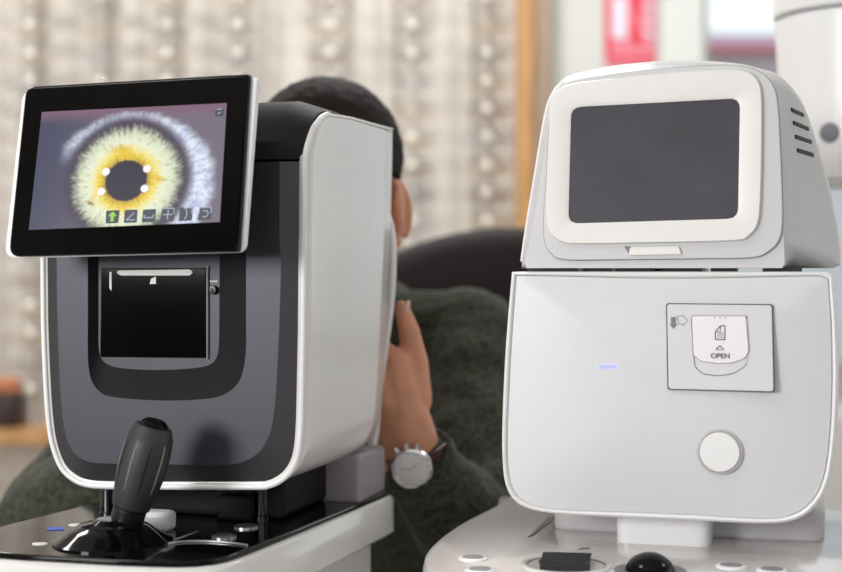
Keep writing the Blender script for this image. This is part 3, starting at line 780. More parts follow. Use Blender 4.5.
# --- base with trackball deck
RZ0 = .138
rd = cat_rom([(-.206,.27),(-.216,.20),(-.2255,.11),(-.2275,.03),(-.2230,-.04),(-.2110,-.095),(-.185,-.145),(-.14,-.178),(-.07,-.195),(0,-.2),(.07,-.195),(.14,-.178),(.185,-.145),(.211,-.095),(.223,-.04),(.2275,.03),(.2255,.11),(.216,.20),(.206,.27),(.19,.286),(-.19,.286)], 4, True)
bm = bmesh.new(); c0 = Vector((0, .05))
loft(bm, [[(p.x, p.y, RZ0-.062) for p in off(rd, -.012)], [(p.x, p.y, RZ0-.050) for p in rd], [(p.x, p.y, RZ0-.010) for p in rd], [(p.x, p.y, RZ0-.003) for p in off(rd, -.002)], [(p.x, p.y, RZ0) for p in off(rd, -.008)]])
obj('base', bm, 'deckwhite', right, ang=35)
bm = bmesh.new(); loft(bm, [[(p.x*.86, p.y*.86+.01, 0) for p in rd], [(p.x*.86, p.y*.86+.01, RZ0-.06) for p in rd]]); obj('base_foot', bm, 'white', right, bev=.006)
bm = bmesh.new(); q = round_poly([Vector(p) for p in ((-.055,.036),(.034,.036),(.034,.20),(-.055,.20))], .014)
loft(bm, [[(p.x, p.y, RZ0-.001) for p in q], [(p.x, p.y, .185) for p in q]]); obj('neck_column', bm, 'trim', right)
bm = bmesh.new(); q = round_poly([Vector(p) for p in ((-.125,.085),(.14,.085),(.14,.23),(-.125,.23))], .02)
loft(bm, [[(p.x, p.y, RZ0-.001) for p in q], [(p.x, p.y, RZ0+.032) for p in q]]); obj('carriage', bm, 'lightprint', right, bev=.004)
sl = [(-0.1405,0.1575),(-0.1318,0.1599),(-0.1376,0.0482),(-0.1409,0.0393)]
bm = bmesh.new(); loft(bm, [[(p[0], p[1], RZ0-.001) for p in sl], [(p[0], p[1], RZ0+.0007) for p in sl]]); obj('deck_slot', bm, 'darkprint', right, smooth=False)
# dial
dc = [(-0.0839,-0.0824)][0]
bm = bmesh.new(); lathe(bm, [(.0400,0),(.0400,.0014),(.0385,.0024),(.0355,.0024),(.0345,.0008),(.001,.0007)], (dc[0], dc[1], RZ0), (0,0,1), 56); dial = obj('dial', bm, 'white_gloss', right, ang=25)
bm = bmesh.new(); lathe(bm, [(.0352,.0008),(.0349,.0016),(.0338,.0016),(.0335,.0008)], (dc[0], dc[1], RZ0), (0,0,1), 56, caps=False); obj('dial_ring', bm, 'greyprint', dial)
bm = bmesh.new(); box(bm, (dc[0], dc[1]-.002, RZ0+.004), (.043,.050,.007), Matrix.Rotation(.12, 3, 'Z'))
for k in range(7): box(bm, (dc[0], dc[1]-.022+k*.0066, RZ0+.0078), (.041,.003,.0014), Matrix.Rotation(.12, 3, 'Z'))
obj('ridged_pad', bm, 'rubber', dial, bev=.0012)
# trackball
tc_ = [(-0.01,-0.084)][0]
bm = bmesh.new(); lathe(bm, [(.0315,0),(.0315,.0010),(.029,.0016),(.024,.0010),(.0205,.0005)], (tc_[0], tc_[1], RZ0), (0,0,1), 48); tb = obj('trackball_ring', bm, 'greyprint', right)
bm = bmesh.new(); sphere(bm, (tc_[0], tc_[1], RZ0-.003), .0222, (1,1,.88), 40, 24); obj('trackball', bm, 'gloss', tb)
for px in [(-0.1701,-0.0744),(-0.1529,-0.1223),(0.0574,-0.0489),(0.0926,-0.0565)]:
    bm = bmesh.new(); lathe(bm, [(.0135,0),(.0135,.0012),(.012,.002),(.001,.0012)], (px[0], px[1], RZ0), (0,0,1), 32); k_ = obj('flat_button', bm, 'trim', right)
    bm = bmesh.new(); lathe(bm, [(.0098,.0014),(.0094,.0024),(.001,.0027)], (px[0], px[1], RZ0), (0,0,1), 28); obj('button_face', bm, 'midgrey', k_)
mk = [(-0.0839,0.0008),(-0.0752,0.0057),(-0.0756,-0.0043),(-0.0843,-0.009)]
bm = bmesh.new(); loft(bm, [[(p[0], p[1], RZ0) for p in mk], [(p[0], p[1], RZ0+.0004) for p in mk]]); obj('deck_mark', bm, 'greyprint', right, smooth=False)

# ================================================================== TABLE under both machines
table = empty('instrument_table', (0, 1.32, 0), 0, label='white laminate table carrying both eye machines', cat='table')
bm = bmesh.new(); box(bm, (0,.02,.735), (1.7,.78,.03)); obj('tabletop', bm, 'tablewhite', table, bev=.004)
for sx in (-1, 1):
    for sy in (-1, 1):
        bm = bmesh.new(); box(bm, (sx*.80,.02+sy*.34,.36), (.05,.05,.72)); obj('leg', bm, 'tablewhite', table, bev=.003)

# ================================================================== PERSON
person = empty('person', (-.10, 1.95, 0), 0, label='person in olive knit sweater with face hidden behind the grey eye machine', cat='person')
PO = Vector((-.10, 1.95, 0))
def V(x, y, z): return Vector((x, y, z))-PO
HC = Vector((-.123, 1.735, 1.252))                  # middle of the head
fwd = Vector((-math.sin(TL), -math.cos(TL), 0)); sideL = Vector((math.cos(TL), -math.sin(TL), 0))   # face direction, his left
HR = Matrix((sideL, -fwd, Vector((0,0,1)))).transposed()    # head axes: x his left, y back, z up
def H(x, y, z): return HC+HR @ Vector((x, y, z))-PO
# joints
shL, elL, wrL = V(.070,1.965,1.048), V(.066,1.70,.826), V(-.002,1.622,.922)
shR, elR, wrR = V(-.300,2.010,1.06), V(-.478,1.79,.826), V(-.348,1.690,.945)
pel = V(-.10,2.14,.56)
def palm_and_fingers(bm, wr, mcp, tips, thumb, rw):
    """hand: wrist, four knuckles, four fingers of three phalanges, a thumb from the side of the palm"""
    for a in mcp:
        capsule(bm, wr.lerp(a, .12), a, .0165, .0125)
    for a, b in zip(mcp, mcp[1:]): capsule(bm, a, b, .0125, .0120)
    for i, (chain, r) in enumerate(zip(tips, (.0100,.0102,.0098,.0085))):
        P = [mcp[i]]+chain
        for k, (a, b) in enumerate(zip(P, P[1:])): capsule(bm, a, b, r*(1.05-.1*k), r*(.97-.1*k), 14)
    for (a, b, r0, r1) in zip(thumb, thumb[1:], (.0195,.0150,.0122), (.0155,.0125,.0095)): capsule(bm, a, b, r0, r1, 14)
bm = bmesh.new()
# torso, pelvis, neck
capsule(bm, pel, V(-.11,2.10,.80), .135, .125, 24); capsule(bm, V(-.11,2.10,.80), V(-.115,2.03,1.02), .125, .125, 24)
capsule(bm, shL, shR, .06, .06); capsule(bm, V(-.118,1.99,1.07), V(-.117,1.80,1.17), .062, .055, 20); capsule(bm, V(-.117,1.86,1.14), HC-PO+Vector((0,.02,-.03)), .058, .055, 20)
# head
sphere(bm, H(0,.012,.030), 1, (.086,.098,.098), 32, 24, HR); sphere(bm, H(0,-.028,-.035), 1, (.066,.068,.088), 28, 20, HR)
sphere(bm, H(0,-.048,-.090), 1, (.040,.036,.030), 20, 14, HR)
capsule(bm, H(0,-.096,.005), H(0,-.116,-.030), .009, .0135); sphere(bm, H(.012,-.104,-.034), .0085); sphere(bm, H(-.012,-.104,-.034), .0085)
capsule(bm, H(-.034,-.088,.022), H(.034,-.088,.022), .010, .010)
for s in (1, -1):
    sphere(bm, H(s*.030,-.085,.006), .0125); sphere(bm, H(s*.044,-.070,-.028), .020)
    # ear: outer shell, rim and lobe
    er = HR @ Matrix.Rotation(s*.45, 3, 'Z') @ Matrix.Rotation(-.12, 3, 'X')
    sphere(bm, H(s*.095,.008,-.030), 1, (.0095,.023,.037), 20, 14, er)
    rimp = [H(s*(.093+.012*math.sin(min(PI, max(0, a)))*1), .008+.0195*math.sin(a*.9-.2), -.030+.036*math.cos(a)) for a in [x*.3-.3 for x in range(11)]]
    tube(bm, rimp, .0052, 10); sphere(bm, H(s*.095,.000,-.066), .0095, (1,1,1.1))
capsule(bm, H(-.022,-.088,-.062), H(.022,-.088,-.062), .0085, .0085)
# arms
for sh, el, wr in ((shL, elL, wrL), (shR, elR, wrR)):
    capsule(bm, sh, el, .048, .040); capsule(bm, el, el.lerp(wr, .35), .040, .040); capsule(bm, el.lerp(wr, .35), wr, .040, .029)
# his left hand (camera right): back of the hand to the camera, thumb up along the upright
wl = V(-.016,1.612,.975)
capsule(bm, wrL, wl, .031, .029, 18); capsule(bm, V(-.022,1.626,.920), V(-.034,1.616,.985), .026, .024, 18)
mL = [V(-0.0360,1.612,1.052), V(-0.0520,1.606,1.043), V(-0.0660,1.606,1.028), V(-0.0760,1.612,1.010)]
tL = [[V(-0.0620,1.618,1.082), V(-0.0860,1.628,1.084), V(-0.1030,1.640,1.074)], [V(-0.0800,1.608,1.073), V(-0.1060,1.616,1.074), V(-0.1220,1.630,1.064)],
      [V(-0.0950,1.606,1.052), V(-0.1190,1.614,1.052), V(-0.1340,1.627,1.042)], [V(-0.1010,1.610,1.026), V(-0.1190,1.618,1.024), V(-0.1300,1.629,1.017)]]
thL = [V(-0.0060,1.622,1.000), V(-0.0070,1.624,1.046), V(-0.0145,1.622,1.082), V(-0.0225,1.616,1.106)]
palm_and_fingers(bm, wl, mL, tL, thL, .029)
capsule(bm, V(-.018,1.614,.985), V(-.030,1.614,1.040), .026, .020); capsule(bm, V(-.028,1.612,.985), V(-.056,1.608,1.030), .022, .017)
# his right hand on the far side of the machine
wr2 = V(-.312,1.640,.985); capsule(bm, wrR, wr2, .030, .028, 18)
mR = [V(-.288,1.642,1.058), V(-.272,1.636,1.050), V(-.259,1.636,1.036), V(-.250,1.642,1.018)]
tR = [[p+Vector((.026,.006,.030)), p+Vector((.050,.016,.032)), p+Vector((.067,.028,.022))] for p in mR]
thR = [V(-.318,1.652,1.008), V(-.318,1.654,1.052), V(-.310,1.652,1.088), V(-.302,1.646,1.112)]
palm_and_fingers(bm, wr2, mR, tR, thR, .028)
capsule(bm, V(-.308,1.642,.995), V(-.292,1.642,1.046), .026, .020); capsule(bm, V(-.298,1.640,.995), V(-.270,1.638,1.036), .022, .017)
# legs
for s, in ((1,), (-1,)):
    hp, kn_, an = V(-.10+s*.09,2.12,.55), V(-.10+s*.12,1.86,.60), V(-.10+s*.12,1.94,.09)
    capsule(bm, hp, kn_, .085, .058, 20); capsule(bm, kn_, kn_.lerp(an, .35), .055, .055, 18); capsule(bm, kn_.lerp(an, .35), an, .055, .036, 18)
    capsule(bm, an, an+Vector((0,-.14,-.055)), .036, .026)
body = obj('body', bm, 'skin', person, ang=180)
def remesh(o, vox, it=4, f=.5):
    r = o.modifiers.new('remesh', 'REMESH'); r.mode = 'VOXEL'; r.voxel_size = vox; r.use_smooth_shade = True
    s = o.modifiers.new('smooth', 'SMOOTH'); s.iterations = it; s.factor = f
remesh(body, .0035, 3)
# eyes, lips, nail
for s in (1, -1):
    e = obj('eye', sphere(bmesh.new(), H(s*.031,-.0925,.006), .0095, (1.2,.8,.75), 20, 12, HR), 'eyewhite', person)
    obj('iris', sphere(bmesh.new(), H(s*.031,-.0995,.006), .0042, (1,.5,1), 16, 10, HR), 'iris', e)
obj('mouth', sphere(bmesh.new(), H(0,-.0955,-.062), .010, (2.1,.35,.55), 20, 12, HR), 'lips', person)
nl = obj('thumbnail', sphere(bmesh.new(), V(-.0165,1.607,1.108), .0062, (.6,.5,1.25), 16, 10, Matrix.Rotation(.35, 3, 'Y')), 'nail', person)
# hair: short cap over the skull
bm = bmesh.new()
sphere(bm, H(0,.016,.040), 1, (.0965,.104,.0985), 48, 32, HR)
dead = []
for v in bm.verts:
    p = HR.transposed() @ (v.co+PO-HC)
    hair_line = .058 if p.y < -.066 else (.058-(p.y+.066)*1.4 if p.y < -.03 else (.004 if p.y < .03 else -.055))
    
    if p.z < hair_line: dead.append(v)
bmesh.ops.delete(bm, geom=dead, context='VERTS')
hair = obj('hair', bm, 'hair', person, ang=180)
q = hair.modifiers.new('thick', 'SOLIDIFY'); q.thickness = .010; q.offset = -1
q = hair.modifiers.new('sub', 'SUBSURF'); q.levels = 1; q.render_levels = 1
tx = bpy.data.textures.new('hair_tufts', 'CLOUDS'); tx.noise_scale = .012
q = hair.modifiers.new('tufts', 'DISPLACE'); q.texture = tx; q.strength = .005; q.mid_level = .5

# sweater
bm = bmesh.new()
capsule(bm, V(-.10,2.13,.62), V(-.11,2.10,.82), .160, .155, 28); capsule(bm, V(-.11,2.10,.82), V(-.115,2.03,1.01), .155, .148, 28)
capsule(bm, shL+Vector((0,0,-.005)), shR+Vector((0,0,-.005)), .075, .075, 20)
capsule(bm, V(.02,1.99,1.012), V(-.25,2.02,1.012), .105, .105, 20)
capsule(bm, V(-.117,1.99,1.09), V(-.117,1.955,1.115), .090, .080, 20)
cuL = elL.lerp(wrL, .94); cuR = elR.lerp(wrR, .86)
capsule(bm, shL, elL, .078, .066, 20)
sh_el = [(.30,.070,(.018,-.01,0)), (.55,.069,(-.012,.012,0)), (.75,.068,(.012,-.012,.01))]
for t_, r_, d_ in sh_el: sphere(bm, shL.lerp(elL, t_)+Vector(d_), r_*1.04, (1.05,1.05,.5), 20, 12)
capsule(bm, elL, elL.lerp(wrL, .45), .066, .058, 20); capsule(bm, elL.lerp(wrL, .45), cuL, .058, .047, 20)
capsule(bm, shR, elR, .078, .066, 20); capsule(bm, elR, elR.lerp(wrR, .45), .066, .056, 20); capsule(bm, elR.lerp(wrR, .45), cuR, .056, .044, 20)
sw = obj('sweater', bm, 'sweater', person, ang=180)
remesh(sw, .006, 4)
tx = bpy.data.textures.new('knit_folds', 'CLOUDS'); tx.noise_scale = .07
q = sw.modifiers.new('folds', 'DISPLACE'); q.texture = tx; q.strength = .014; q.mid_level = .5
bm = bmesh.new(); d_ = (wrL-elL).normalized()
lathe(bm, [(.0400,-.006),(.0475,-.006),(.0495,.000),(.0490,.010),(.0460,.012),(.0400,.010)], elL.lerp(wrL, 1.0)+d_*.0015, d_, 40); obj('cuff', bm, 'sweater', person)
bm = bmesh.new(); d2 = (wrR-elR).normalized()
lathe(bm, [(.0370,-.006),(.0445,-.006),(.0465,.000),(.0460,.010),(.0430,.012),(.0370,.010)], elR.lerp(wrR, .90)+d2*.012, d2, 40); obj('cuff', bm, 'sweater', person)
# trousers and shoes
bm = bmesh.new()
capsule(bm, pel+Vector((-.07,0,0)), pel+Vector((.07,0,0)), .145, .145, 24)
for s in (1, -1):
    hp, kn_, an = V(-.10+s*.09,2.12,.55), V(-.10+s*.12,1.86,.60), V(-.10+s*.12,1.94,.12)
    capsule(bm, hp, kn_, .098, .072, 20); capsule(bm, kn_, an, .070, .055, 20)
remesh(obj('trousers', bm, 'trousers', person, ang=180), .009, 3)
for s in (1, -1):
    an = V(-.10+s*.12,1.94,.09); bm = bmesh.new(); capsule(bm, an+Vector((0,.03,-.045)), an+Vector((0,-.16,-.052)), .044, .036, 20); obj('shoe', bm, 'shoe', person)
# wristwatch: strap round the wrist, case towards the camera
wa = (wl-wrL).normalized()
WC = wrL.lerp(wl, .24)
wn = Vector((-.22,-1,.20)); wn = (wn-wa*wn.dot(wa)).normalized(); wt = wa.cross(wn).normalized()
bm = bmesh.new(); rg = []
for a in [2*PI*k/48 for k in range(48)]:
    d = wn*math.cos(a)*.0335+wt*math.sin(a)*.0365
    rg.append([WC+d*.98+wa*-.010, WC+d*1.06+wa*-.0095, WC+d*1.06+wa*.0095, WC+d*.98+wa*.010])
rg.append(rg[0]); loft(bm, rg, cap0=False, cap1=False); bmesh.ops.remove_doubles(bm, verts=bm.verts, dist=1e-6)
watch = obj('wristwatch', bm, 'strap', person); watch['label'] = 'brown strapped wristwatch with white dial'
CW = WC+wn*.0345
lathe(bm := bmesh.new(), [(.0205,0),(.0240,.001),(.0244,.006),(.0234,.0085),(.0218,.0092),(.0208,.0085)], CW, wn, 48); obj('watch_case', bm, 'chrome', watch)
lathe(bm := bmesh.new(), [(.0212,0),(.0212,.0084),(.001,.0085)], CW, wn, 48); obj('watch_dial', bm, 'dial', watch)
for ang_, ln in ((.7,.010),(2.9,.014)):
    dd = wt*math.cos(ang_)+wa*math.sin(ang_); bm = bmesh.new(); tube(bm, [CW+wn*.0088, CW+wn*.0088+dd*ln], .0003, 6); obj('watch_hand', bm, 'greyprint', watch)
bm = bmesh.new()
for k in range(12):
    dd = wt*math.cos(k*PI/6)+wa*math.sin(k*PI/6); tube(bm, [CW+wn*.0085+dd*.0170, CW+wn*.0085+dd*.0195], .0004, 6)
obj('hour_marks', bm, 'greyprint', watch)
for da in (-.45, 0, .45):
    dd = wa*math.cos(da)-wt*math.sin(da)
    bm = bmesh.new(); tube(bm, [CW+wn*.004+dd*.0235, CW+wn*.004+dd*.0305], .0026, 12); obj('crown_button', bm, 'chrome', watch)

# ================================================================== CHAIR
chair = empty('patient_chair', (.06, 2.22, 0), 0, label='black padded chair with wide rounded backrest behind the person', cat='chair')
cpx = [(-.30,-.33),(-.295,-.10),(-.27,.0),(-.20,.068),(-.10,.105),(.0,.118),(.10,.108),(.20,.072),(.27,.0),(.295,-.10),(.30,-.33)]
co_ = cat_rom([(x+.085, 1.105+z) for x, z in cpx], 5)
def ycb(x, z): return .16-(x-.085)**2*.9+(z-1.1)*.12
bm = bmesh.new(); cb = Vector((.085, .95)); R = []
for s, dy in ((.3,-.024),(.6,-.022),(.85,-.014),(.95,-.004),(1.0,.014),(.95,.034),(.6,.045),(.3,.047)):
    R.append([(cb.x+(p.x-cb.x)*s, ycb(cb.x+(p.x-cb.x)*s, cb.y+(p.y-cb.y)*s)+dy, cb.y+(p.y-cb.y)*s) for p in co_])
loft(bm, R); obj('backrest', bm, 'leather', chair, ang=60)
bm = bmesh.new(); q = round_poly([Vector(p) for p in ((-.36,-.33),(.26,-.33),(.26,.17),(-.36,.17))], .08)
loft(bm, [[(p.x, p.y, .36) for p in q], [(p.x, p.y, .40) for p in q]]); obj('seat', bm, 'leather', chair, bev=.015)
bm = bmesh.new(); tube(bm, [(.03,.10,.36),(.05,.24,.42),(.085,.25,.6),(.085,.20,.9)], .022, 10); obj('back_support', bm, 'black', chair)
bm = bmesh.new(); lathe(bm, [(.03,.06),(.03,.36)], (-.05,-.06,0), (0,0,1), 20); obj('pedestal', bm, 'chrome', chair)
for k in range(5):
    a = 2*PI*k/5+.3; d = Vector((math.cos(a), math.sin(a), 0))
    bm = bmesh.new(); tube(bm, [Vector((-.05,-.06,.085)), Vector((-.05,-.06,.055))+d*.28], [.022,.016], 10); lg = obj('leg', bm, 'black', chair)
    bm = bmesh.new(); lathe(bm, [(.025,-.012),(.025,.012)], Vector((-.05,-.06,.0255))+d*.28, d.cross(Vector((0,0,1))), 16); obj('caster', bm, 'rubber', lg)

# ================================================================== ROOM
YW = 4.2
def struct(name, bm, m, **k):
    o = obj(name, bm, m, None, **k); o['kind'] = 'structure'; return o
struct('floor', bx((.3,1.4,-.05), (7.4,6.2,.1)), 'floor', smooth=False)
struct('ceiling', bx((.3,1.4,2.95), (7.4,6.2,.1)), 'ceil', smooth=False)
struct('wall_left', bx((-3.35,1.4,1.45), (.1,6.2,2.9)), 'wallpaint', smooth=False)
bm = bmesh.new()
for c_, s_ in (((3.95,1.4,.4),(.1,6.2,.8)), ((3.95,1.4,2.65),(.1,6.2,.5)), ((3.95,-.9,1.6),(.1,1.6,1.6)), ((3.95,3.75,1.6),(.1,1.5,1.6))): box(bm, c_, s_)  # gap between the boxes is an added opening, letting sky fill the flanks
struct('wall_right', bm, 'wallpaint', smooth=False)
wb = [(0.2813,1.9581),(0.3801,1.9581),(0.7153,1.9581),(0.835,1.9581),(1.4486,1.9581),(-1.26,0.6861),(-1.26,0.6412)]
xO, xP, xG, xW0, xW1 = [p[0] for p in wb[:5]]; zS1, zS0 = wb[5][1], wb[6][1]
M['darkwall'] = mat('taupe_wall_paint', (120,112,104), .8, noise=.03)
bm = bmesh.new()
for c_, s_ in (((.3,-1.75,.4),(7.4,.1,.8)), ((.3,-1.75,2.65),(7.4,.1,.5)), ((-2.9,-1.75,1.6),(1.0,.1,1.6)), ((3.1,-1.75,1.6),(1.8,.1,1.6))): box(bm, c_, s_)
struct('wall_front_blocker', bm, 'darkwall', smooth=False)  # unseen; added to limit sky fill through its opening and darken reflections
# display board, with grooves
struct('wall_back', bx(((-3.3+xO)/2, YW+.06, 1.45+zS0/2), (xO+3.3, .1, 2.9-zS0)), 'board', smooth=False)
struct('wall_base', bx(((-3.3+xO)/2, YW+.04, zS0/2), (xO+3.3, .1, zS0)), 'basecab', smooth=False)
sh = obj('display_shelf', bx(((-3.3+xO)/2, YW-.05, (zS0+zS1)/2), (xO+3.3, .14, zS1-zS0)), 'oak', None, bev=.003); tag(sh, None, None, None, 'structure'); sh.name = 'trim_1'
struct('trim_2', bx(((xO+xO+.045)/2, YW-.05, (2.9+zS1)/2), (.045, .14, 2.9-zS1)), 'oak', bev=.003)
struct('trim_3', bx((xO+.045+(xP-xO-.045)/2, YW-.02, 1.45), (xP-xO-.045, .14, 2.9)), 'oak_shade', smooth=False)  # same oak as its neighbour; its shaded face is painted as a separate strip
for i, px in enumerate([(-1.3947,1.9581),(-1.1253,1.9581),(-0.9158,1.9581),(-0.7153,1.9581),(-0.4669,1.9581),(-0.2065,1.9581),(-0.0778,1.9581),(0.1586,1.9581)]):
    struct('trim_%d' % (i+4), bx((px[0], YW+.006, (2.9+zS1)/2), (.016, .012, 2.9-zS1)), 'groove', smooth=False)
# wall with the sign, pillar, window
struct('wall_sign', bx(((xP+xG)/2, YW+.1, 1.45), (xG-xP, .2, 2.9)), 'wallpaint', smooth=False)
struct('wall_pillar', bx(((xG+xW0)/2, YW-.0, 1.45), (xW0-xG, .12, 2.9)), 'pillar', bev=.01)
struct('wall_window_bottom', bx(((xW0+3.9)/2, YW+.1, .35), (3.9-xW0, .12, .7)), 'wallpaint', smooth=False)
struct('wall_window_top', bx(((xW0+3.9)/2, YW+.1, 2.75), (3.9-xW0, .12, .3)), 'wallpaint', smooth=False)
w1 = empty('window_1', (xW0, YW+.1, .7)); w1['kind'] = 'structure'
bm = bmesh.new(); Wd = 3.9-xW0
for x in (.02, .75, 1.5, Wd-.02): box(bm, (x, 0, .95), (.04, .06, 1.9))
for z in (.02, 1.88): box(bm, (Wd/2, 0, z), (Wd, .06, .04))
obj('window_frame', bm, 'pillar', w1, smooth=False)
obj('window_pane', bx((Wd/2, .01, .95), (Wd, .006, 1.9)), 'pane', w1, smooth=False)
# red sign on the wall
sgp = [(0.5494,1.992),(0.7017,1.992),(0.7017,1.7591),(0.5524,1.7591)]
x0, x1, z1, z0 = sgp[0][0], sgp[1][0], sgp[0][1], sgp[2][1]
sg = empty('wall_sign_board', ((x0+x1)/2, YW-.001, (z0+z1)/2)); tag(sg, 'red and white safety sign on the pale wall right of the oak trim', 'sign')
w_, h_ = x1-x0, z1-z0
obj('sign_panel', bx((0, -.004, 0), (w_, .006, h_)), 'pink', sg, bev=.001)
obj('white_field', bx((-w_*.22, -.0075, h_*.12), (w_*.30, .002, h_*.52)), 'signwhite', sg, smooth=False)
obj('red_border', bx((-w_*.44, -.0075, h_*.05), (w_*.11, .002, h_*.8)), 'red', sg, smooth=False)
bm = bmesh.new(); fl = [Vector((p[0]*w_, p[1]*h_)) for p in ((-.05,.5),(.24,.5),(.20,.2),(.13,.02),(.20,-.12),(.24,-.22),(.06,-.24),(.0,-.1),(.08,.1),(.06,.25))]
plate(fl, -.009, .003, bm); obj('red_figure', bm, 'red', sg, smooth=False)
for k in range(4): obj('white_stripe', bx((w_*.36, -.0075, h_*(.42-.17*k)), (w_*.24, .002, h_*.05), Matrix.Rotation(.4, 3, 'Y')), 'signwhite', sg, smooth=False)
obj('red_border', bx((0, -.0075, -h_*.40), (w_*.9, .002, h_*.05)), 'red', sg, smooth=False)

# jar on the shelf
jp = [(-1.2214,0.6938)][0]
jar = obj('jar', lathe(bmesh.new(), [(.03,0),(.046,.002),(.050,.03),(.050,.085),(.044,.10),(.036,.104)], (jp[0], YW-.06, zS1), (0,0,1), 28), 'jar'); tag(jar, 'dark brown jar with copper lid on the oak shelf', 'jar')
obj('lid', lathe(bmesh.new(), [(.038,.104),(.040,.108),(.040,.135),(.03,.145),(.01,.150),(.001,.151)], (jp[0], YW-.06, zS1), (0,0,1), 28), 'jarlid', jar)

# spectacles hanging in columns on rods
def spectacles(frame):
    bm = bmesh.new()
    for s in (-1, 1):
        ring = [(s*.034+.027*math.cos(a)*(1-.1*math.sin(a)*s*0), 0, .019*math.sin(a)*(1+.12*math.cos(2*a))) for a in [2*PI*k/20 for k in range(21)]]
        tube(bm, ring, .0016, 6, mi=0, caps=False)
        f = bm.faces.new([bm.verts.new((p[0]*.985+s*.034*.015, 0, p[2]*.985)) for p in ring[:-1]]); f.material_index = 1
        tube(bm, [(s*.060,0,.010),(s*.068,.004,.010),(s*.069,.012,.009),(s*.030,.017,.004),(s*-.030,.019,-.001),(s*-.055,.020,-.014)], .0018, 6)
    tube(bm, [(-.008,0,.006),(-.004,-.003,.010),(.004,-.003,.010),(.008,0,.006)], .0016, 6)
    return obj('spectacles', bm, [frame, 'lens'])
kinds = []
for nm, c in (('grey_frame',(150,145,142)), ('gold_frame',(206,186,155)), ('brown_frame',(160,138,122)), ('silver_frame',(190,188,186))):
    M[nm] = mat(nm, c, .3, .3, noise=.05)
protos = {}
def glasses(x, z, fm, lab):
    if fm not in protos: o = protos[fm] = spectacles(fm)
    else: o = protos[fm].copy(); C.objects.link(o)
    o.location = (x, YW-.042, z)
    tag(o, lab, 'spectacles', 'spectacles on the display board')
where = ['at the far left edge', 'above the left part of the lit display', 'above the middle of the lit display', 'above the right end of the lit display', 'above the hair of the person', 'right of the ear of the person', 'beside the oak upright']
nth = ['topmost', 'second', 'third', 'fourth', 'fifth', 'sixth', 'seventh', 'eighth', 'ninth', 'tenth', 'eleventh', 'twelfth', 'thirteenth', 'fourteenth', 'fifteenth', 'sixteenth']
cols = [(-1.1591,1.9504),(-0.9516,1.9504),(-0.753,1.9504),(-0.5425,1.9504),(-0.2698,1.9504),(-0.0267,1.9504),(0.1957,1.9504)]
zmin = [ZE-.42, ZE+.40, ZE+.40, ZE+.42, ZE+.40, ZE+.0, ZE+.0]
pitch = .083
rod0 = None
for ci, ((x, _), zm) in enumerate(zip(cols, zmin)):
    nrow = int((ZE+.82-zm)/pitch)
    bm = bmesh.new(); tube(bm, [(0, 0, zS1), (0, 0, 2.6)], .006, 10)
    for r_ in range(int((2.6-zS1-.05)/pitch)):
        z = ZE+.875-pitch*(r_-6)
        if zS1+.03 < z < 2.58 and random.random() < .8: sphere(bm, (0, -.018, z+.016), .0155, (1,.7,1), 12, 8, mi=1)
    for z in (zS1+.1, 1.5, 2.5): box(bm, (0, .012, z), (.012,.03,.012))
    rd_ = obj('display_rod', bm, ['rod', 'knob']); rd_.location = (x, YW-.018, 0)
    tag(rd_, 'pale vertical display rod with holders coloured bright for glints, '+where[ci], 'display rod', 'display rods on the board')
    for r_ in range(nrow):
        z = ZE+.792-pitch*r_
        if z < zm: break
        glasses(x+random.uniform(-.006,.006), z+random.uniform(-.004,.004), random.choice(('grey_frame','gold_frame','brown_frame','silver_frame','gold_frame')), 'clear-lensed spectacles, '+nth[r_]+' in the column '+where[ci])

# white instrument hanging behind the right machine
ip = [(0.468,1.4796),(0.555,1.2621),(0.5366,1.3306)]
ins = empty('hanging_instrument', (ip[0][0]+.118, 1.85, 0)); tag(ins, 'white rounded instrument with a grey knob hanging behind the white eye machine', 'instrument')
zb = ip[1][1]; zs = ip[0][1]
bm = bmesh.new(); lathe(bm, [(.080,zb-.002),(.098,zb),(.104,zb+.006),(.107,zb+.05),(.113,zs-.06),(.1165,zs-.006),(.1165,zs-.002),(.112,zs)], (0,0,0), (0,0,1), 56); obj('lower_housing', bm, 'trim', ins, ang=35)
bm = bmesh.new(); lathe(bm, [(.113,zs-.002),(.113,zs+.003)], (0,0,0), (0,0,1), 48); obj('joint_ring', bm, 'greyprint', ins)
bm = bmesh.new(); lathe(bm, [(.115,zs+.003),(.1185,zs+.006),(.1185,zs+.20),(.10,zs+.26),(.05,zs+.29)], (0,0,0), (0,0,1), 56); obj('upper_housing', bm, 'trim', ins, ang=35)
bm = bmesh.new(); lathe(bm, [(.035,zs+.28),(.035,2.86),(.07,2.86),(.07,2.90)], (0,0,0), (0,0,1), 32); obj('ceiling_arm', bm, 'trim', ins)
kx = ip[2][0]*1.775/1.85-ins.location.x; kz = 1.15+(ip[2][1]-1.15)*1.775/1.85; dn = Vector((kx, -math.sqrt(max(1e-4, .108**2-kx*kx)), 0)).normalized()
bm = bmesh.new(); lathe(bm, [(.0125,-.006),(.0125,.001),(.0105,.0022),(.001,.0024)], Vector((0,0,kz))+dn*.109, dn, 28); obj('knob', bm, 'greyprint', ins)

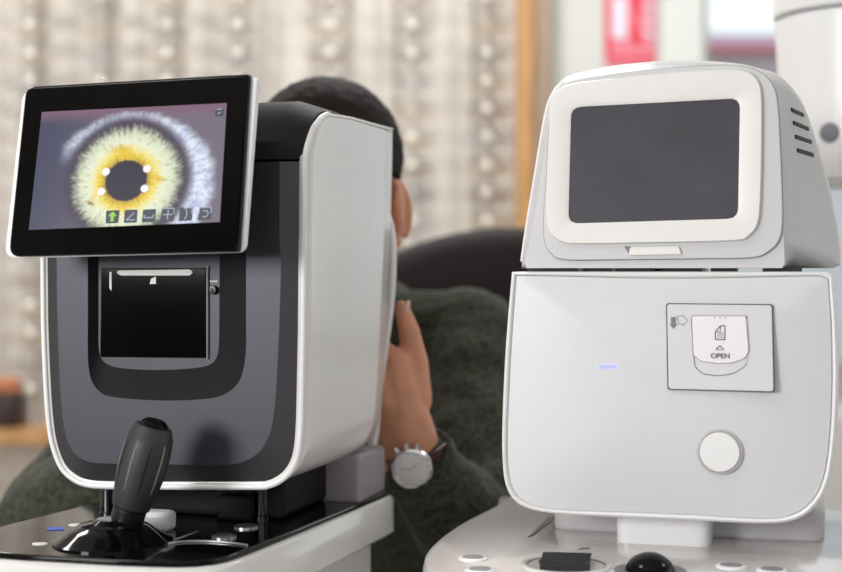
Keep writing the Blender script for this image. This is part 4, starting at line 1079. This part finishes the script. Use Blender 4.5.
# outdoors: pavement, far facade, parked cars
struct('ground', bx((6,14,-.16), (40,19.4,.1)), 'fl' 'oor', smooth=False)
M['facade'] = mat('grey_facade', (214,220,226), .8, noise=.05, nscale=1)
M['facadeblue'] = mat('blue_stripe', (185,200,222), .7, noise=.05)
M['carred'] = mat('red_awning_cloth', (226,140,152), .4, noise=.03)
fb = empty('building', (6.5, 20, -.11)); tag(fb, 'pale grey low building across the street outside the window', 'building')
obj('facade_wall', bx((0, 0, 2.17), (14, 2, 4.34)), 'facade', fb, smooth=False)
obj('roof', bx((0, 0, 4.36), (14.4, 2.4, .16)), 'facadeblue', fb, smooth=False)
obj('red_awning', bx((0, -1.3, 4.20), (9, .8, .07)), 'carred', fb, smooth=False)
obj('shop_window', bx((0, -1.01, 3.1), (8, .05, 1.2)), 'facadeblue', fb, smooth=False)

# ================================================================== LIGHT
wd = bpy.data.worlds.new('sky'); SC.world = wd; wd.use_nodes = True
bgn = wd.node_tree.nodes['Background']; bgn.inputs[0].default_value = (.97,.98,1,1); bgn.inputs[1].default_value = 1.1
def area(name, loc, target, size, power, col=(1,1,1), sy=None):
    l = bpy.data.lights.new(name, 'AREA'); l.energy = power; l.color = col; l.size = size
    if sy: l.shape = 'RECTANGLE'; l.size_y = sy
    o = bpy.data.objects.new(name, l); C.objects.link(o); o.location = loc
    o.rotation_euler = (Vector(target)-Vector(loc)).to_track_quat('-Z', 'Y').to_euler(); return o
for x, y in ((-1.4,.7), (2.3,1.3), (-1.8,3.1), (0,3.1), (1.6,3.1)):  # unseen panels; rear row added to brighten the back wall, right one the flank
    p = empty('ceiling_fill_light', (x, y, 2.9)); tag(p, 'unseen square white ceiling light panel, added for the lighting', 'ceiling light', 'ceiling light panels')
    obj('light_frame', bx((0,0,-.012), (.66,.66,.024)), 'white', p, bev=.003); obj('diffuser', bx((0,0,-.026), (.6,.6,.006)), 'fixture', p, smooth=False)
    area('ceiling_fill_lamp', (x, y, 2.86), (x, y, 0), .6, (11 if x < 0 else 6) if y < 2 else (26 if x < 1 else 9), (1,.99,.975))
area('studio_lamp', (-1.95, -.65, 1.50), (-.05, 1.35, 1.05), .65, 39, (1,.985,.98))

SC.view_settings.view_transform = 'Standard'; SC.view_settings.look = 'None'
SC.view_settings.exposure = .15; SC.view_settings.gamma = 1; SC.view_settings.use_curve_mapping = False
